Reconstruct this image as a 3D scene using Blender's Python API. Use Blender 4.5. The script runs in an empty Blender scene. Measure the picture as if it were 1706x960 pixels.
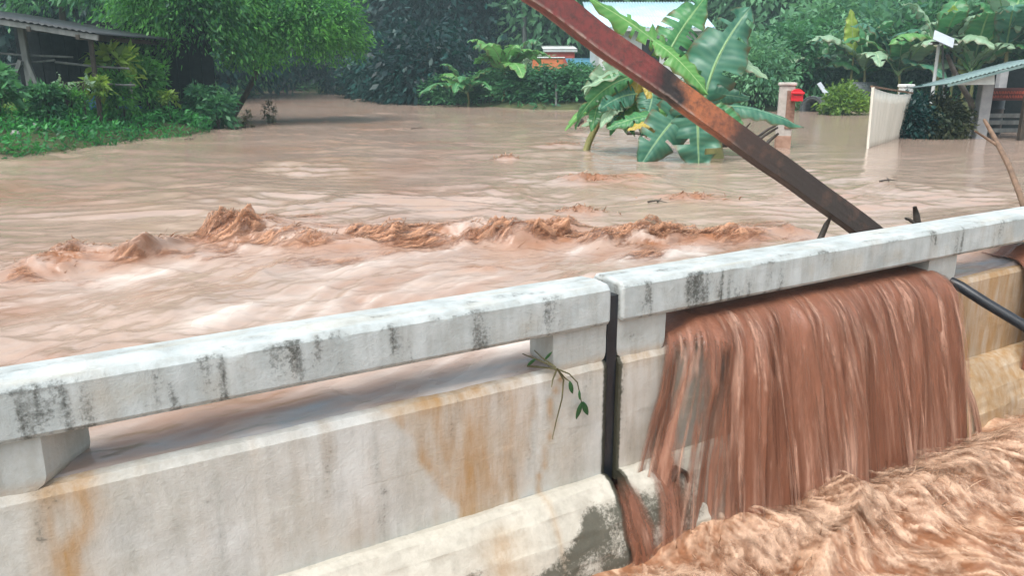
import bpy, math, random
import numpy as np
from mathutils import Vector, Matrix

# ------------------------------------------------------------------ camera, sky, sun, exposure
sc = bpy.context.scene
COL = sc.collection
CAMZ = 1.70
WATER = 0.55                      # level of the flooded river (z = 0 is the foot of the parapet wall)
F_PX = 1339.0                     # focal length in pixels of a 1706 px wide picture
PITCH = math.atan((480 - 120) / F_PX)
cam_d = bpy.data.cameras.new('camera')
cam = bpy.data.objects.new('camera', cam_d)
COL.objects.link(cam)
cam.location = (0, 0, CAMZ)
cam.rotation_euler = (math.radians(90) - PITCH, 0, 0)
cam_d.sensor_width = 36
cam_d.lens = F_PX / 1706 * 36
cam_d.clip_start = 0.05
cam_d.clip_end = 1000
sc.camera = cam

SUN_EL, SUN_AZ = math.radians(62), math.radians(215)      # azimuth clockwise from +y (view direction)
world = bpy.data.worlds.new('World')
sc.world = world
world.use_nodes = True
wn = world.node_tree.nodes
wn.clear()
w_out = wn.new('ShaderNodeOutputWorld')
w_bg = wn.new('ShaderNodeBackground')
w_sky = wn.new('ShaderNodeTexSky')
w_sky.sky_type = 'NISHITA'
w_sky.sun_disc = False
w_sky.sun_elevation = SUN_EL
w_sky.sun_rotation = SUN_AZ
w_sky.air_density = 1.6
w_sky.dust_density = 4.0
w_sky.ozone_density = 1.0
w_hs = wn.new('ShaderNodeHueSaturation')
w_hs.inputs['Saturation'].default_value = 0.42
world.node_tree.links.new(w_sky.outputs[0], w_hs.inputs['Color'])
world.node_tree.links.new(w_hs.outputs[0], w_bg.inputs['Color'])
world.node_tree.links.new(w_bg.outputs[0], w_out.inputs['Surface'])
w_bg.inputs['Strength'].default_value = 0.13

sun_d = bpy.data.lights.new('sun', 'SUN')
sun_d.energy = 1.5
sun_d.angle = math.radians(32)
sun_d.color = (1.0, 0.985, 0.96)
sun = bpy.data.objects.new('sun', sun_d)
COL.objects.link(sun)
sdir = Vector((math.sin(SUN_AZ) * math.cos(SUN_EL), math.cos(SUN_AZ) * math.cos(SUN_EL), math.sin(SUN_EL)))
sun.rotation_euler = (-sdir).to_track_quat('-Z', 'Y').to_euler()
sun.location = sdir * 40

sc.view_settings.view_transform = 'Standard'
sc.view_settings.look = 'None'
sc.view_settings.gamma = 1.0
sc.view_settings.use_curve_mapping = False
sc.view_settings.exposure = 1.05
sc.render.engine = 'CYCLES'
sc.cycles.max_bounces = 6
sc.cycles.diffuse_bounces = 2
sc.cycles.glossy_bounces = 2
sc.cycles.transmission_bounces = 3
sc.cycles.transparent_max_bounces = 14
sc.cycles.volume_bounces = 0
sc.cycles.caustics_reflective = False
sc.cycles.caustics_refractive = False
sc.cycles.use_denoising = True
sc.cycles.use_adaptive_sampling = True
sc.cycles.adaptive_threshold = 0.02

# ------------------------------------------------------------------ helpers: picture plan -> ground plan
CP, SP = math.cos(PITCH), math.sin(PITCH)


def ray(px, py):
    x, y = (px - 853) / F_PX, (480 - py) / F_PX
    return np.array([x, CP + y * SP, -SP + y * CP])


def onz(px, py, z=WATER):
    d = ray(px, py)
    t = (z - CAMZ) / d[2]
    return np.array([d[0] * t, d[1] * t, z])


def at(px, py, D):
    d = ray(px, py)
    t = D / d[1]
    return np.array([d[0] * t, D, CAMZ + d[2] * t])


WB = np.array([0.389, 3.213, 0.0])           # foot of the wall at the joint between the two parapets
WD = np.array([0.8539, 0.5204, 0.0])         # along the parapet, to the right and away
WM = np.array([-0.5204, 0.8539, 0.0])        # across it, to the river side
WROT = math.atan2(WD[1], WD[0])


def wall_pt(u, v, z):
    return WB + WD * u + WM * v + np.array([0, 0, z])


def uv_of(x, y):
    return (x - WB[0]) * WD[0] + (y - WB[1]) * WD[1], (x - WB[0]) * WM[0] + (y - WB[1]) * WM[1]


# ------------------------------------------------------------------ helpers: noise
_ang = np.random.RandomState(7).rand(256 * 256).astype(np.float32) * 2 * np.pi
_GX, _GY = np.cos(_ang), np.sin(_ang)


def pn(x, y, s=0):
    """gradient noise, about -1..1"""
    x, y = np.broadcast_arrays(np.asarray(x, np.float32), np.asarray(y, np.float32))
    ix, iy = np.floor(x), np.floor(y)
    fx, fy = x - ix, y - iy
    ix, iy = ix.astype(np.int32) + s * 71, iy.astype(np.int32) + s * 113
    x0, x1, y0, y1 = ix & 255, (ix + 1) & 255, (iy & 255) << 8, ((iy + 1) & 255) << 8
    sx, sy = fx * fx * (3 - 2 * fx), fy * fy * (3 - 2 * fy)

    def g(i, ox, oy):
        return _GX[i] * (fx - ox) + _GY[i] * (fy - oy)
    a = g(x0 | y0, 0, 0)
    a = a + (g(x1 | y0, 1, 0) - a) * sx
    b = g(x0 | y1, 0, 1)
    b = b + (g(x1 | y1, 1, 1) - b) * sx
    return (a + (b - a) * sy) * 1.45


def fbm(x, y, s=0, o=4, gain=0.5):
    r, a = 0, 1.0
    for i in range(o):
        r = r + a * pn(x * 2.03 ** i, y * 2.03 ** i, s + i * 17)
        a *= gain
    return r


def ridged(x, y, s=0, o=4, gain=0.55):
    r, a = 0, 1.0
    for i in range(o):
        r = r + a * (1 - 2 * np.abs(pn(x * 2.1 ** i, y * 2.1 ** i, s + i * 13)))
        a *= gain
    return r


def sst(a, b, x):
    t = np.clip((np.asarray(x, float) - a) / (b - a), 0, 1)
    return t * t * (3 - 2 * t)


# ------------------------------------------------------------------ helpers: meshes and objects
def mesh(name, V, faces, mat, smooth=True, attrs=None):
    V = np.asarray(V, np.float32).reshape(-1, 3)
    me = bpy.data.meshes.new(name)
    if isinstance(faces, np.ndarray):
        k = faces.shape[1]
        fl = faces.reshape(-1).astype(np.int32)
        starts = np.arange(len(faces), dtype=np.int32) * k
        tot = np.full(len(faces), k, np.int32)
    else:
        fl = np.array([i for f in faces for i in f], np.int32)
        tot = np.array([len(f) for f in faces], np.int32)
        starts = np.concatenate([[0], np.cumsum(tot)[:-1]]).astype(np.int32)
    me.vertices.add(len(V))
    me.vertices.foreach_set('co', V.reshape(-1))
    me.loops.add(len(fl))
    me.loops.foreach_set('vertex_index', fl)
    me.polygons.add(len(tot))
    me.polygons.foreach_set('loop_start', starts)
    me.polygons.foreach_set('loop_total', tot)
    me.polygons.foreach_set('use_smooth', np.full(len(tot), bool(smooth)))
    for m in (mat if isinstance(mat, (list, tuple)) else [mat]):
        me.materials.append(m)
    me.update(calc_edges=True)
    me.validate()
    if attrs:
        for k, a in attrs.items():
            at_ = me.attributes.new(k, 'FLOAT', 'POINT')
            at_.data.foreach_set('value', np.asarray(a, np.float32).reshape(-1))
    return me


def link(name, me, parent=None, loc=None, rotz=None):
    o = bpy.data.objects.new(name, me)
    COL.objects.link(o)
    if parent is not None:
        o.parent = parent
    if loc is not None:
        o.location = loc
    if rotz is not None:
        o.rotation_euler = (0, 0, rotz)
    return o


def tag(o, label=None, cat=None, group=None, kind=None):
    if label:
        o['label'] = label
    if cat:
        o['category'] = cat
    if group:
        o['group'] = group
    if kind:
        o['kind'] = kind
    return o


def thing(name, label, cat, loc=(0, 0, 0), rotz=0.0, group=None):
    o = bpy.data.objects.new(name, None)
    o.empty_display_size = 0.2
    COL.objects.link(o)
    o.location = loc
    o.rotation_euler = (0, 0, rotz)
    return tag(o, label, cat, group)


def grid_faces(nr, nc, keep=None):
    i = np.arange(nr - 1)[:, None] * nc + np.arange(nc - 1)[None, :]
    f = np.stack([i, i + 1, i + nc + 1, i + nc], -1).reshape(-1, 4)
    return f if keep is None else f[keep.reshape(-1)]


class MB:
    """collects shapes for one mesh"""

    def __init__(s):
        s.v, s.f, s.n = [], [], 0

    def add(s, v, f):
        v = np.asarray(v, float)
        s.v.append(v)
        s.f += [tuple(int(i) + s.n for i in q) for q in f]
        s.n += len(v)
        return s

    def box(s, lo, hi, bev=0.0):
        lo, hi = np.array(lo, float), np.array(hi, float)
        if bev <= 0:
            v = [(x, y, z) for x in (lo[0], hi[0]) for y in (lo[1], hi[1]) for z in (lo[2], hi[2])]
            return s.add(v, [(0, 1, 3, 2), (4, 6, 7, 5), (0, 4, 5, 1), (2, 3, 7, 6), (0, 2, 6, 4), (1, 5, 7, 3)])
        b = min(bev, *(0.49 * (hi - lo)))
        ring = lambda x0, y0, x1, y1, c: [(x0 + c, y0), (x1 - c, y0), (x1, y0 + c), (x1, y1 - c), (x1 - c, y1), (x0 + c, y1), (x0, y1 - c), (x0, y0 + c)]
        v = []
        for z, ins in ((lo[2], b), (lo[2] + b, 0), (hi[2] - b, 0), (hi[2], b)):
            v += [(x, y, z) for x, y in ring(lo[0] + ins, lo[1] + ins, hi[0] - ins, hi[1] - ins, b)]
        f = [tuple(range(7, -1, -1)), tuple(range(24, 32))]
        for k in range(3):
            for i in range(8):
                j = (i + 1) % 8
                f.append((k * 8 + i, k * 8 + j, k * 8 + 8 + j, k * 8 + 8 + i))
        return s.add(v, f)

    def beam(s, a, b, w, h, up=(0, 0, 1), bev=0.0):
        """box from a to b, w wide, h high"""
        a, b = np.array(a, float), np.array(b, float)
        L = np.linalg.norm(b - a)
        t = (b - a) / L
        up = np.array(up, float)
        sd = np.cross(t, up)
        if np.linalg.norm(sd) < 1e-5:
            sd = np.cross(t, (0, 1, 0))
        sd /= np.linalg.norm(sd)
        up = np.cross(sd, t)
        m = MB().box((-w / 2, 0, -h / 2), (w / 2, L, h / 2), bev)
        V = np.concatenate(m.v)
        return s.add(a + V[:, :1] * sd + V[:, 1:2] * t + V[:, 2:] * up, m.f)

    def tube(s, pts, rad, n=8, jit=0.0, seed=0, cap=True):
        P = np.asarray(pts, float)
        R = np.broadcast_to(np.asarray(rad, float), (len(P),))
        T = np.gradient(P, axis=0)
        T /= np.linalg.norm(T, axis=1)[:, None] + 1e-9
        ref = np.array([0, 0, 1.0]) if abs(T[:, 2]).mean() < 0.8 else np.array([1.0, 0, 0])
        A = np.cross(T, ref)
        A /= np.linalg.norm(A, axis=1)[:, None] + 1e-9
        B = np.cross(T, A)
        an = np.arange(n) * 2 * np.pi / n
        rr = R[:, None] * (1 + (jit * (np.random.RandomState(seed).rand(len(P), n) - .5) if jit else 0))
        V = P[:, None] + (np.cos(an)[None, :, None] * A[:, None] + np.sin(an)[None, :, None] * B[:, None]) * rr[..., None]
        f = []
        for i in range(len(P) - 1):
            for k in range(n):
                j = (k + 1) % n
                f.append((i * n + k, i * n + j, i * n + n + j, i * n + n + k))
        if cap:
            f.append(tuple(range(n)))
            f.append(tuple((len(P) - 1) * n + k for k in range(n - 1, -1, -1)))
        return s.add(V.reshape(-1, 3), f)

    def mesh(s, name, mat, smooth=False):
        return mesh(name, np.concatenate(s.v), s.f, mat, smooth)

    def build(s, name, mat, parent=None, smooth=False):
        return link(name, s.mesh(name, mat, smooth), parent)


# ------------------------------------------------------------------ helpers: materials
def M(name):
    m = bpy.data.materials.new(name)
    m.use_nodes = True
    nt = m.node_tree
    b = nt.nodes['Principled BSDF']
    return m, nt, b


def node(nt, t, **kw):
    n = nt.nodes.new(t)
    for k, v in kw.items():
        if k in n.inputs.keys():
            n.inputs[k].default_value = v
        else:
            setattr(n, k, v)
    return n


def noise_tex(nt, scale, detail=4, rough=0.55, stretch=None, coord='Object'):
    tc = nt.nodes.new('ShaderNodeTexCoord')
    src = tc.outputs[coord]
    if stretch is not None:
        mp = nt.nodes.new('ShaderNodeMapping')
        mp.inputs['Scale'].default_value = stretch
        nt.links.new(src, mp.inputs['Vector'])
        src = mp.outputs[0]
    n = nt.nodes.new('ShaderNodeTexNoise')
    n.inputs['Scale'].default_value = scale
    n.inputs['Detail'].default_value = detail
    n.inputs['Roughness'].default_value = rough
    nt.links.new(src, n.inputs['Vector'])
    return n.outputs['Fac']


def ramp(nt, fac, stops):
    r = nt.nodes.new('ShaderNodeValToRGB')
    e = r.color_ramp.elements
    while len(e) < len(stops):
        e.new(0.5)
    for k, (p, c) in enumerate(stops):
        e[k].position = p
        e[k].color = (c[0], c[1], c[2], 1) if not np.isscalar(c) else (c, c, c, 1)
    nt.links.new(fac, r.inputs[0])
    return r.outputs[0]


def mix(nt, fac, a, b, mode='MIX'):
    n = nt.nodes.new('ShaderNodeMix')
    n.data_type = 'RGBA'
    n.blend_type = mode
    for sock, v in ((n.inputs['Factor'], fac), (n.inputs['A'], a), (n.inputs['B'], b)):
        if hasattr(v, 'is_output'):
            nt.links.new(v, sock)
        elif np.isscalar(v):
            sock.default_value = v
        else:
            sock.default_value = (v[0], v[1], v[2], 1)
    # the colour sockets carry the same names as the float ones: address them by type
    return [o for o in n.outputs if o.type == 'RGBA'][0]


def mixc(nt, fac, a, b, mode='MIX'):
    n = nt.nodes.new('ShaderNodeMix')
    n.data_type = 'RGBA'
    n.blend_type = mode
    ins = [i for i in n.inputs if i.type == 'RGBA']
    fs = [i for i in n.inputs if i.type == 'VALUE'][0]
    for sock, v in ((fs, fac), (ins[0], a), (ins[1], b)):
        if hasattr(v, 'is_output'):
            nt.links.new(v, sock)
        elif np.isscalar(v):
            sock.default_value = v
        else:
            sock.default_value = (v[0], v[1], v[2], 1)
    return [o for o in n.outputs if o.type == 'RGBA'][0]


def math_n(nt, op, a, b=0.0, clamp=False):
    n = nt.nodes.new('ShaderNodeMath')
    n.operation = op
    n.use_clamp = clamp
    for k, v in enumerate((a, b)):
        if hasattr(v, 'is_output'):
            nt.links.new(v, n.inputs[k])
        else:
            n.inputs[k].default_value = v
    return n.outputs[0]


def attr(nt, name):
    n = nt.nodes.new('ShaderNodeAttribute')
    n.attribute_name = name
    return n.outputs['Fac']


def bump(nt, b, h, strength=0.5, dist=0.01):
    n = nt.nodes.new('ShaderNodeBump')
    n.inputs['Strength'].default_value = strength
    n.inputs['Distance'].default_value = dist
    nt.links.new(h, n.inputs['Height'])
    nt.links.new(n.outputs[0], b.inputs['Normal'])


def simple(name, c0, c1, scale=6, rough=0.7, stretch=None, bstr=0.3, bdist=0.01, spec=0.4, detail=5):
    m, nt, b = M(name)
    f = noise_tex(nt, scale, detail, 0.6, stretch)
    nt.links.new(ramp(nt, f, [(0.3, c0), (0.7, c1)]), b.inputs['Base Color'])
    b.inputs['Roughness'].default_value = rough
    b.inputs['Specular IOR Level'].default_value = spec
    if bstr:
        bump(nt, b, f, bstr, bdist)
    return m


def leaf_mat(name, dark, light, trans=0.35, rough=0.45, spec=0.35):
    """foliage: colour from the per-leaf random 'rnd' and a slow noise; a share of the light shines through"""
    m, nt, b = M(name)
    r = attr(nt, 'rnd')
    n = noise_tex(nt, 0.55, 3)
    f = math_n(nt, 'ADD', math_n(nt, 'MULTIPLY', r, 0.9), math_n(nt, 'MULTIPLY', math_n(nt, 'SUBTRACT', n, 0.45), 1.1), True)
    oi = nt.nodes.new('ShaderNodeObjectInfo')
    f = math_n(nt, 'ADD', f, math_n(nt, 'MULTIPLY', math_n(nt, 'SUBTRACT', oi.outputs['Random'], 0.5), 0.45), True)
    c = mixc(nt, f, dark, light)
    nt.links.new(c, b.inputs['Base Color'])
    b.inputs['Roughness'].default_value = rough
    b.inputs['Specular IOR Level'].default_value = spec
    tr = nt.nodes.new('ShaderNodeBsdfTranslucent')
    nt.links.new(mixc(nt, 0.35, c, (light[0] * 1.5, light[1] * 1.4, light[2] * 0.8)), tr.inputs['Color'])
    ms = nt.nodes.new('ShaderNodeMixShader')
    ms.inputs[0].default_value = trans
    nt.links.new(b.outputs[0], ms.inputs[1])
    nt.links.new(tr.outputs[0], ms.inputs[2])
    nt.links.new(ms.outputs[0], nt.nodes['Material Output'].inputs['Surface'])
    return m


def banana_mat(name, blade, blade2, rib, trans=0.35):
    m, nt, b = M(name)
    ls, lt = attr(nt, 'ls'), attr(nt, 'lt')
    n = noise_tex(nt, 7, 6, 0.7)
    # side veins run out from the midrib towards the tip
    ph = math_n(nt, 'SUBTRACT', math_n(nt, 'MULTIPLY', lt, 95.0), math_n(nt, 'MULTIPLY', math_n(nt, 'ABSOLUTE', ls), 7.0))
    vein = math_n(nt, 'MULTIPLY', math_n(nt, 'ADD', math_n(nt, 'SINE', ph), 1.0), 0.5)
    ph2 = math_n(nt, 'MULTIPLY', math_n(nt, 'ADD', math_n(nt, 'SINE', math_n(nt, 'MULTIPLY', ph, 0.23)), 1.0), 0.5)
    f = math_n(nt, 'ADD', math_n(nt, 'MULTIPLY', n, 0.6), math_n(nt, 'MULTIPLY', ph2, 0.35), True)
    c = mixc(nt, f, blade, blade2)
    c = mixc(nt, math_n(nt, 'MULTIPLY', vein, 0.18), c, rib)
    edge = math_n(nt, 'MULTIPLY', math_n(nt, 'SUBTRACT', math_n(nt, 'ADD', math_n(nt, 'ABSOLUTE', ls), n), 1.28), 4.0, True)
    c = mixc(nt, math_n(nt, 'MULTIPLY', edge, 0.8), c, (0.13, 0.085, 0.03))
    mid = math_n(nt, 'LESS_THAN', math_n(nt, 'ABSOLUTE', ls), 0.055)
    c = mixc(nt, mid, c, rib)
    nt.links.new(c, b.inputs['Base Color'])
    b.inputs['Roughness'].default_value = 0.38
    b.inputs['Specular IOR Level'].default_value = 0.5
    bump(nt, b, vein, 0.35, 0.006)
    tr = nt.nodes.new('ShaderNodeBsdfTranslucent')
    nt.links.new(c, tr.inputs['Color'])
    ms = nt.nodes.new('ShaderNodeMixShader')
    ms.inputs[0].default_value = trans
    nt.links.new(b.outputs[0], ms.inputs[1])
    nt.links.new(tr.outputs[0], ms.inputs[2])
    nt.links.new(ms.outputs[0], nt.nodes['Material Output'].inputs['Surface'])
    return m


def concrete_mat(name, paint, paint2):
    """weathered painted concrete: attributes mud / mould / moss / bare say where dirt has settled, noise breaks it up"""
    m, nt, b = M(name)
    n1 = noise_tex(nt, 5, 6, 0.65)
    n2 = noise_tex(nt, 60, 5, 0.7)
    st = noise_tex(nt, 9, 5, 0.65, (2.2, 2.2, 0.35))
    grit = noise_tex(nt, 170, 3, 0.7)
    c = ramp(nt, n1, [(0.3, paint2), (0.62, paint)])
    c = mixc(nt, math_n(nt, 'MULTIPLY', ramp(nt, st, [(0.46, 0.0), (0.72, 1.0)]), 0.4), c, (0.31, 0.31, 0.28))
    # bare, yellowed patches
    fb = math_n(nt, 'MULTIPLY', attr(nt, 'bare'), ramp(nt, n2, [(0.25, 0.35), (0.6, 1.0)]), True)
    c = mixc(nt, fb, c, (0.43, 0.395, 0.32))
    # ochre mud wash
    fm = math_n(nt, 'MULTIPLY', attr(nt, 'mud'), ramp(nt, st, [(0.3, 0.45), (0.65, 1.0)]), True)
    c = mixc(nt, fm, c, (0.40, 0.235, 0.095))
    # black mould, speckled
    sp = math_n(nt, 'ADD', math_n(nt, 'MULTIPLY', n2, 0.9), math_n(nt, 'MULTIPLY', grit, 0.35))
    mo = math_n(nt, 'ADD', attr(nt, 'mould'), math_n(nt, 'MULTIPLY', math_n(nt, 'SUBTRACT', st, 0.5), 0.9))
    c = mixc(nt, math_n(nt, 'MULTIPLY', math_n(nt, 'MULTIPLY', mo, ramp(nt, n2, [(0.3, 0.3), (0.7, 1.0)])), 0.62, True), c, (0.13, 0.135, 0.115))
    fk = math_n(nt, 'MULTIPLY', math_n(nt, 'SUBTRACT', math_n(nt, 'ADD', math_n(nt, 'MULTIPLY', mo, 0.55), sp), 0.95), 3.2, True)
    c = mixc(nt, math_n(nt, 'MULTIPLY', fk, 0.78), c, (0.028, 0.030, 0.024))
    ft = math_n(nt, 'MULTIPLY', math_n(nt, 'SUBTRACT', math_n(nt, 'ADD', attr(nt, 'moss'), sp), 0.95), 3.5, True)
    c = mixc(nt, math_n(nt, 'MULTIPLY', ft, 0.85), c, (0.035, 0.033, 0.018))
    nt.links.new(c, b.inputs['Base Color'])
    b.inputs['Roughness'].default_value = 0.62
    nt.links.new(ramp(nt, n1, [(0.35, 0.45), (0.7, 0.8)]), b.inputs['Roughness'])
    b.inputs['Specular IOR Level'].default_value = 0.35
    bump(nt, b, math_n(nt, 'ADD', math_n(nt, 'MULTIPLY', n2, 0.6), math_n(nt, 'ADD', math_n(nt, 'MULTIPLY', grit, 0.25), math_n(nt, 'MULTIPLY', n1, 1.2))), 0.55, 0.008)
    return m


def water_mat(name, mud, foam, scale=1.0, rough=0.22, bstr=0.35, stretch=None, bscale=9, stretch_fine=None, silt=None, veil=False, film=None):
    """silt-laden water: opaque brown body, clear glossy skin; attribute foam says where it is full of air and holds painted glints on the falls, silt where it is stirred up"""
    m, nt, b = M(name)
    n = noise_tex(nt, 2.2 * scale, 5, 0.6, stretch)
    nf = noise_tex(nt, bscale * scale, 5, 0.65, stretch_fine or stretch)
    c = ramp(nt, n, [(0.3, tuple(0.85 * x for x in mud)), (0.7, tuple(1.12 * x for x in mud))])
    if silt:
        c = mixc(nt, math_n(nt, 'MULTIPLY', attr(nt, 'silt'), ramp(nt, nf, [(0.3, 0.55), (0.6, 1.0)]), True), c, silt)
    ff = math_n(nt, 'MULTIPLY', math_n(nt, 'ADD', attr(nt, 'foam'), math_n(nt, 'MULTIPLY', math_n(nt, 'SUBTRACT', nf, 0.5), 0.8)), attr(nt, 'foam'), True)
    c = mixc(nt, ff, c, foam)
    if film:
        c = mixc(nt, math_n(nt, 'MULTIPLY', attr(nt, 'film'), ramp(nt, nf, [(0.35, 0.5), (0.6, 1.0)]), True), c, film)
    nt.links.new(c, b.inputs['Base Color'])
    if veil:
        # thin water lets the wall behind show through
        tr = nt.nodes.new('ShaderNodeBsdfTransparent')
        ms = nt.nodes.new('ShaderNodeMixShader')
        al = math_n(nt, 'ADD', attr(nt, 'alpha'), math_n(nt, 'MULTIPLY', math_n(nt, 'SUBTRACT', nf, 0.5), 0.5))
        al = math_n(nt, 'MULTIPLY', al, math_n(nt, 'MULTIPLY', attr(nt, 'alpha'), 6.0, True), True)
        nt.links.new(al, ms.inputs[0])
        nt.links.new(tr.outputs[0], ms.inputs[1])
        nt.links.new(b.outputs[0], ms.inputs[2])
        nt.links.new(ms.outputs[0], nt.nodes['Material Output'].inputs['Surface'])
    b.inputs['IOR'].default_value = 1.33
    rr = math_n(nt, 'ADD', math_n(nt, 'MULTIPLY', attr(nt, 'foam'), 0.20), rough, True)
    if silt:
        rr = math_n(nt, 'ADD', math_n(nt, 'MULTIPLY', attr(nt, 'silt'), 0.08), rr, True)
    nt.links.new(rr, b.inputs['Roughness'])
    bump(nt, b, nf, bstr, 0.03)
    return m


# ------------------------------------------------------------------ materials
MUD = (0.34, 0.205, 0.135)
FOAM = (0.56, 0.38, 0.25)
m_river = water_mat('river water', (0.355, 0.262, 0.208), (0.66, 0.585, 0.53), 1.0, 0.13, 0.20, (0.8, 1.2, 1.0), 5, None, (0.26, 0.112, 0.052), False, (0.25, 0.285, 0.31))
m_fall = water_mat('falling water', (0.215, 0.090, 0.054), (0.58, 0.36, 0.265), 1.0, 0.06, 0.28, (9.0, 9.0, 0.7), 4, (22.0, 22.0, 1.3), None, True)
m_pool = water_mat('churned water', (0.24, 0.105, 0.052), (0.60, 0.39, 0.26), 1.0, 0.10, 0.15, None, 12)
m_foam = water_mat('foam veil', (0.27, 0.122, 0.062), (0.68, 0.47, 0.33), 1.0, 0.2, 0.1, None, 22, None, None, True)
m_crest = water_mat('crest veil', (0.18, 0.064, 0.030), (0.50, 0.27, 0.16), 1.0, 0.15, 0.1, None, 22, None, None, True)
m_splash = water_mat('splash water', (0.24, 0.115, 0.06), (0.58, 0.40, 0.28), 1.0, 0.10, 0.2, None, 14)

m_paint = concrete_mat('weathered white paint', (0.49, 0.53, 0.53), (0.36, 0.40, 0.40))
m_wallp = concrete_mat('stained limewash', (0.58, 0.585, 0.56), (0.45, 0.45, 0.425))
m_kerb = concrete_mat('kerb limewash', (0.57, 0.555, 0.49), (0.44, 0.425, 0.37))

m_ground = simple('wet earth', (0.035, 0.05, 0.018), (0.09, 0.10, 0.035), 2.0, 0.8, None, 0.5, 0.05)
m_grass = leaf_mat('bank weeds', (0.010, 0.095, 0.036), (0.09, 0.42, 0.095), 0.4)
m_lawn = leaf_mat('lawn', (0.08, 0.17, 0.03), (0.20, 0.34, 0.06), 0.35)
m_leaf_tree = leaf_mat('fresh tree leaves', (0.008, 0.075, 0.040), (0.15, 0.46, 0.075), 0.45)
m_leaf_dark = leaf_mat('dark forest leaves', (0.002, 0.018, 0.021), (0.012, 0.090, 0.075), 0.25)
m_leaf_mid = leaf_mat('mid green leaves', (0.012, 0.080, 0.045), (0.095, 0.29, 0.11), 0.38)
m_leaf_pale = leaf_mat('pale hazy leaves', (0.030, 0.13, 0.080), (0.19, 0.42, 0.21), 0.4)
m_leaf_yel = leaf_mat('yellow green leaves', (0.07, 0.17, 0.03), (0.24, 0.38, 0.06), 0.4)
m_leaf_brown = leaf_mat('dull shrub leaves', (0.015, 0.035, 0.018), (0.09, 0.095, 0.035), 0.25)
m_leaf_orange = leaf_mat('orange leaves', (0.25, 0.12, 0.02), (0.45, 0.28, 0.04), 0.3)
m_leaf_white = leaf_mat('pale variegated leaves', (0.12, 0.24, 0.14), (0.36, 0.46, 0.34), 0.3)
m_ban = banana_mat('banana leaf', (0.030, 0.16, 0.065), (0.08, 0.31, 0.10), (0.22, 0.42, 0.16))
m_ban_teal = banana_mat('old banana leaf', (0.024, 0.125, 0.082), (0.065, 0.23, 0.14), (0.20, 0.36, 0.22), 0.3)
m_ban_light = banana_mat('young banana leaf', (0.07, 0.26, 0.06), (0.15, 0.40, 0.09), (0.36, 0.55, 0.22))
m_ban_pale = banana_mat('banana leaf underside', (0.20, 0.36, 0.22), (0.30, 0.46, 0.30), (0.45, 0.58, 0.36), 0.3)
m_ban_yel = banana_mat('withered banana leaf', (0.40, 0.30, 0.035), (0.52, 0.42, 0.07), (0.50, 0.42, 0.14), 0.3)
m_ban_yelg = banana_mat('yellow green banana leaf', (0.28, 0.42, 0.05), (0.42, 0.56, 0.09), (0.5, 0.6, 0.2), 0.4)
m_stem = simple('banana stem', (0.12, 0.14, 0.045), (0.30, 0.27, 0.10), 6, 0.6, (1, 1, 0.25))
m_bark = simple('bark', (0.030, 0.026, 0.020), (0.085, 0.072, 0.055), 8, 0.85, (1, 1, 0.3), 0.8, 0.02)
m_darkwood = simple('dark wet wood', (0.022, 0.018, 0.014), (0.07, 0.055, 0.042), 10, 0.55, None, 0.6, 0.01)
m_shadeboard = simple('shade-black board', (0.006, 0.008, 0.009), (0.018, 0.022, 0.024), 10, 0.9, None, 0.4, 0.01, 0.08)  # near-black base colour stands in for shade in shelter and booth
m_greywood = simple('weathered grey wood', (0.075, 0.085, 0.085), (0.18, 0.19, 0.185), 9, 0.75, (1, 1, 0.25), 0.5, 0.01)
m_stick = simple('brown stick', (0.11, 0.065, 0.040), (0.24, 0.15, 0.095), 14, 0.6, None, 0.5, 0.005)
m_roofdark = simple('dark tin roof', (0.012, 0.017, 0.020), (0.032, 0.040, 0.043), 3, 0.55, None, 0.1)
m_roofblue = simple('light blue tin roof', (0.36, 0.56, 0.62), (0.50, 0.70, 0.76), 1.5, 0.45, None, 0.1)
m_roofblue2 = simple('blue tin roof', (0.06, 0.24, 0.36), (0.14, 0.38, 0.52), 1.5, 0.45, None, 0.1)
m_white = simple('white plaster', (0.55, 0.57, 0.55), (0.72, 0.73, 0.70), 4, 0.7, None, 0.15)
m_orange = simple('orange plaster', (0.55, 0.15, 0.055), (0.68, 0.22, 0.09), 3, 0.75, None, 0.1)
m_red = simple('red brick wall', (0.42, 0.075, 0.055), (0.55, 0.12, 0.085), 3, 0.75, None, 0.1)
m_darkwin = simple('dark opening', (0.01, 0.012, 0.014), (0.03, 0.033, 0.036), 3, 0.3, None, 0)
m_mailbox = simple('red enamel', (0.50, 0.012, 0.022), (0.62, 0.022, 0.035), 4, 0.3, None, 0.05)
m_post = simple('concrete post', (0.36, 0.33, 0.30), (0.52, 0.49, 0.45), 12, 0.8, None, 0.4, 0.005)
m_postwet = simple('muddy wet concrete', (0.28, 0.16, 0.11), (0.42, 0.27, 0.20), 12, 0.5, None, 0.4, 0.005)
m_rustsheet = simple('rusty sheet', (0.17, 0.085, 0.06), (0.30, 0.18, 0.13), 20, 0.7, None, 0.4, 0.005)
m_pipe = simple('concrete pipe', (0.05, 0.06, 0.065), (0.11, 0.125, 0.13), 7, 0.7, None, 0.3)
m_gate = simple('white gate sheet', (0.60, 0.58, 0.50), (0.74, 0.72, 0.64), 3, 0.5, (1, 1, 0.2), 0.1)
m_booth = simple('grey post', (0.21, 0.22, 0.23), (0.32, 0.33, 0.34), 6, 0.7, None, 0.3)
m_fascia = simple('pale fascia', (0.42, 0.46, 0.45), (0.54, 0.58, 0.56), 4, 0.6, None, 0.1)
m_greenroof = simple('dull green roof', (0.10, 0.17, 0.165), (0.19, 0.27, 0.26), 5, 0.5, None, 0.1)
m_sign = simple('maroon board', (0.075, 0.020, 0.020), (0.12, 0.032, 0.028), 5, 0.5, None, 0.05)
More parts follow.
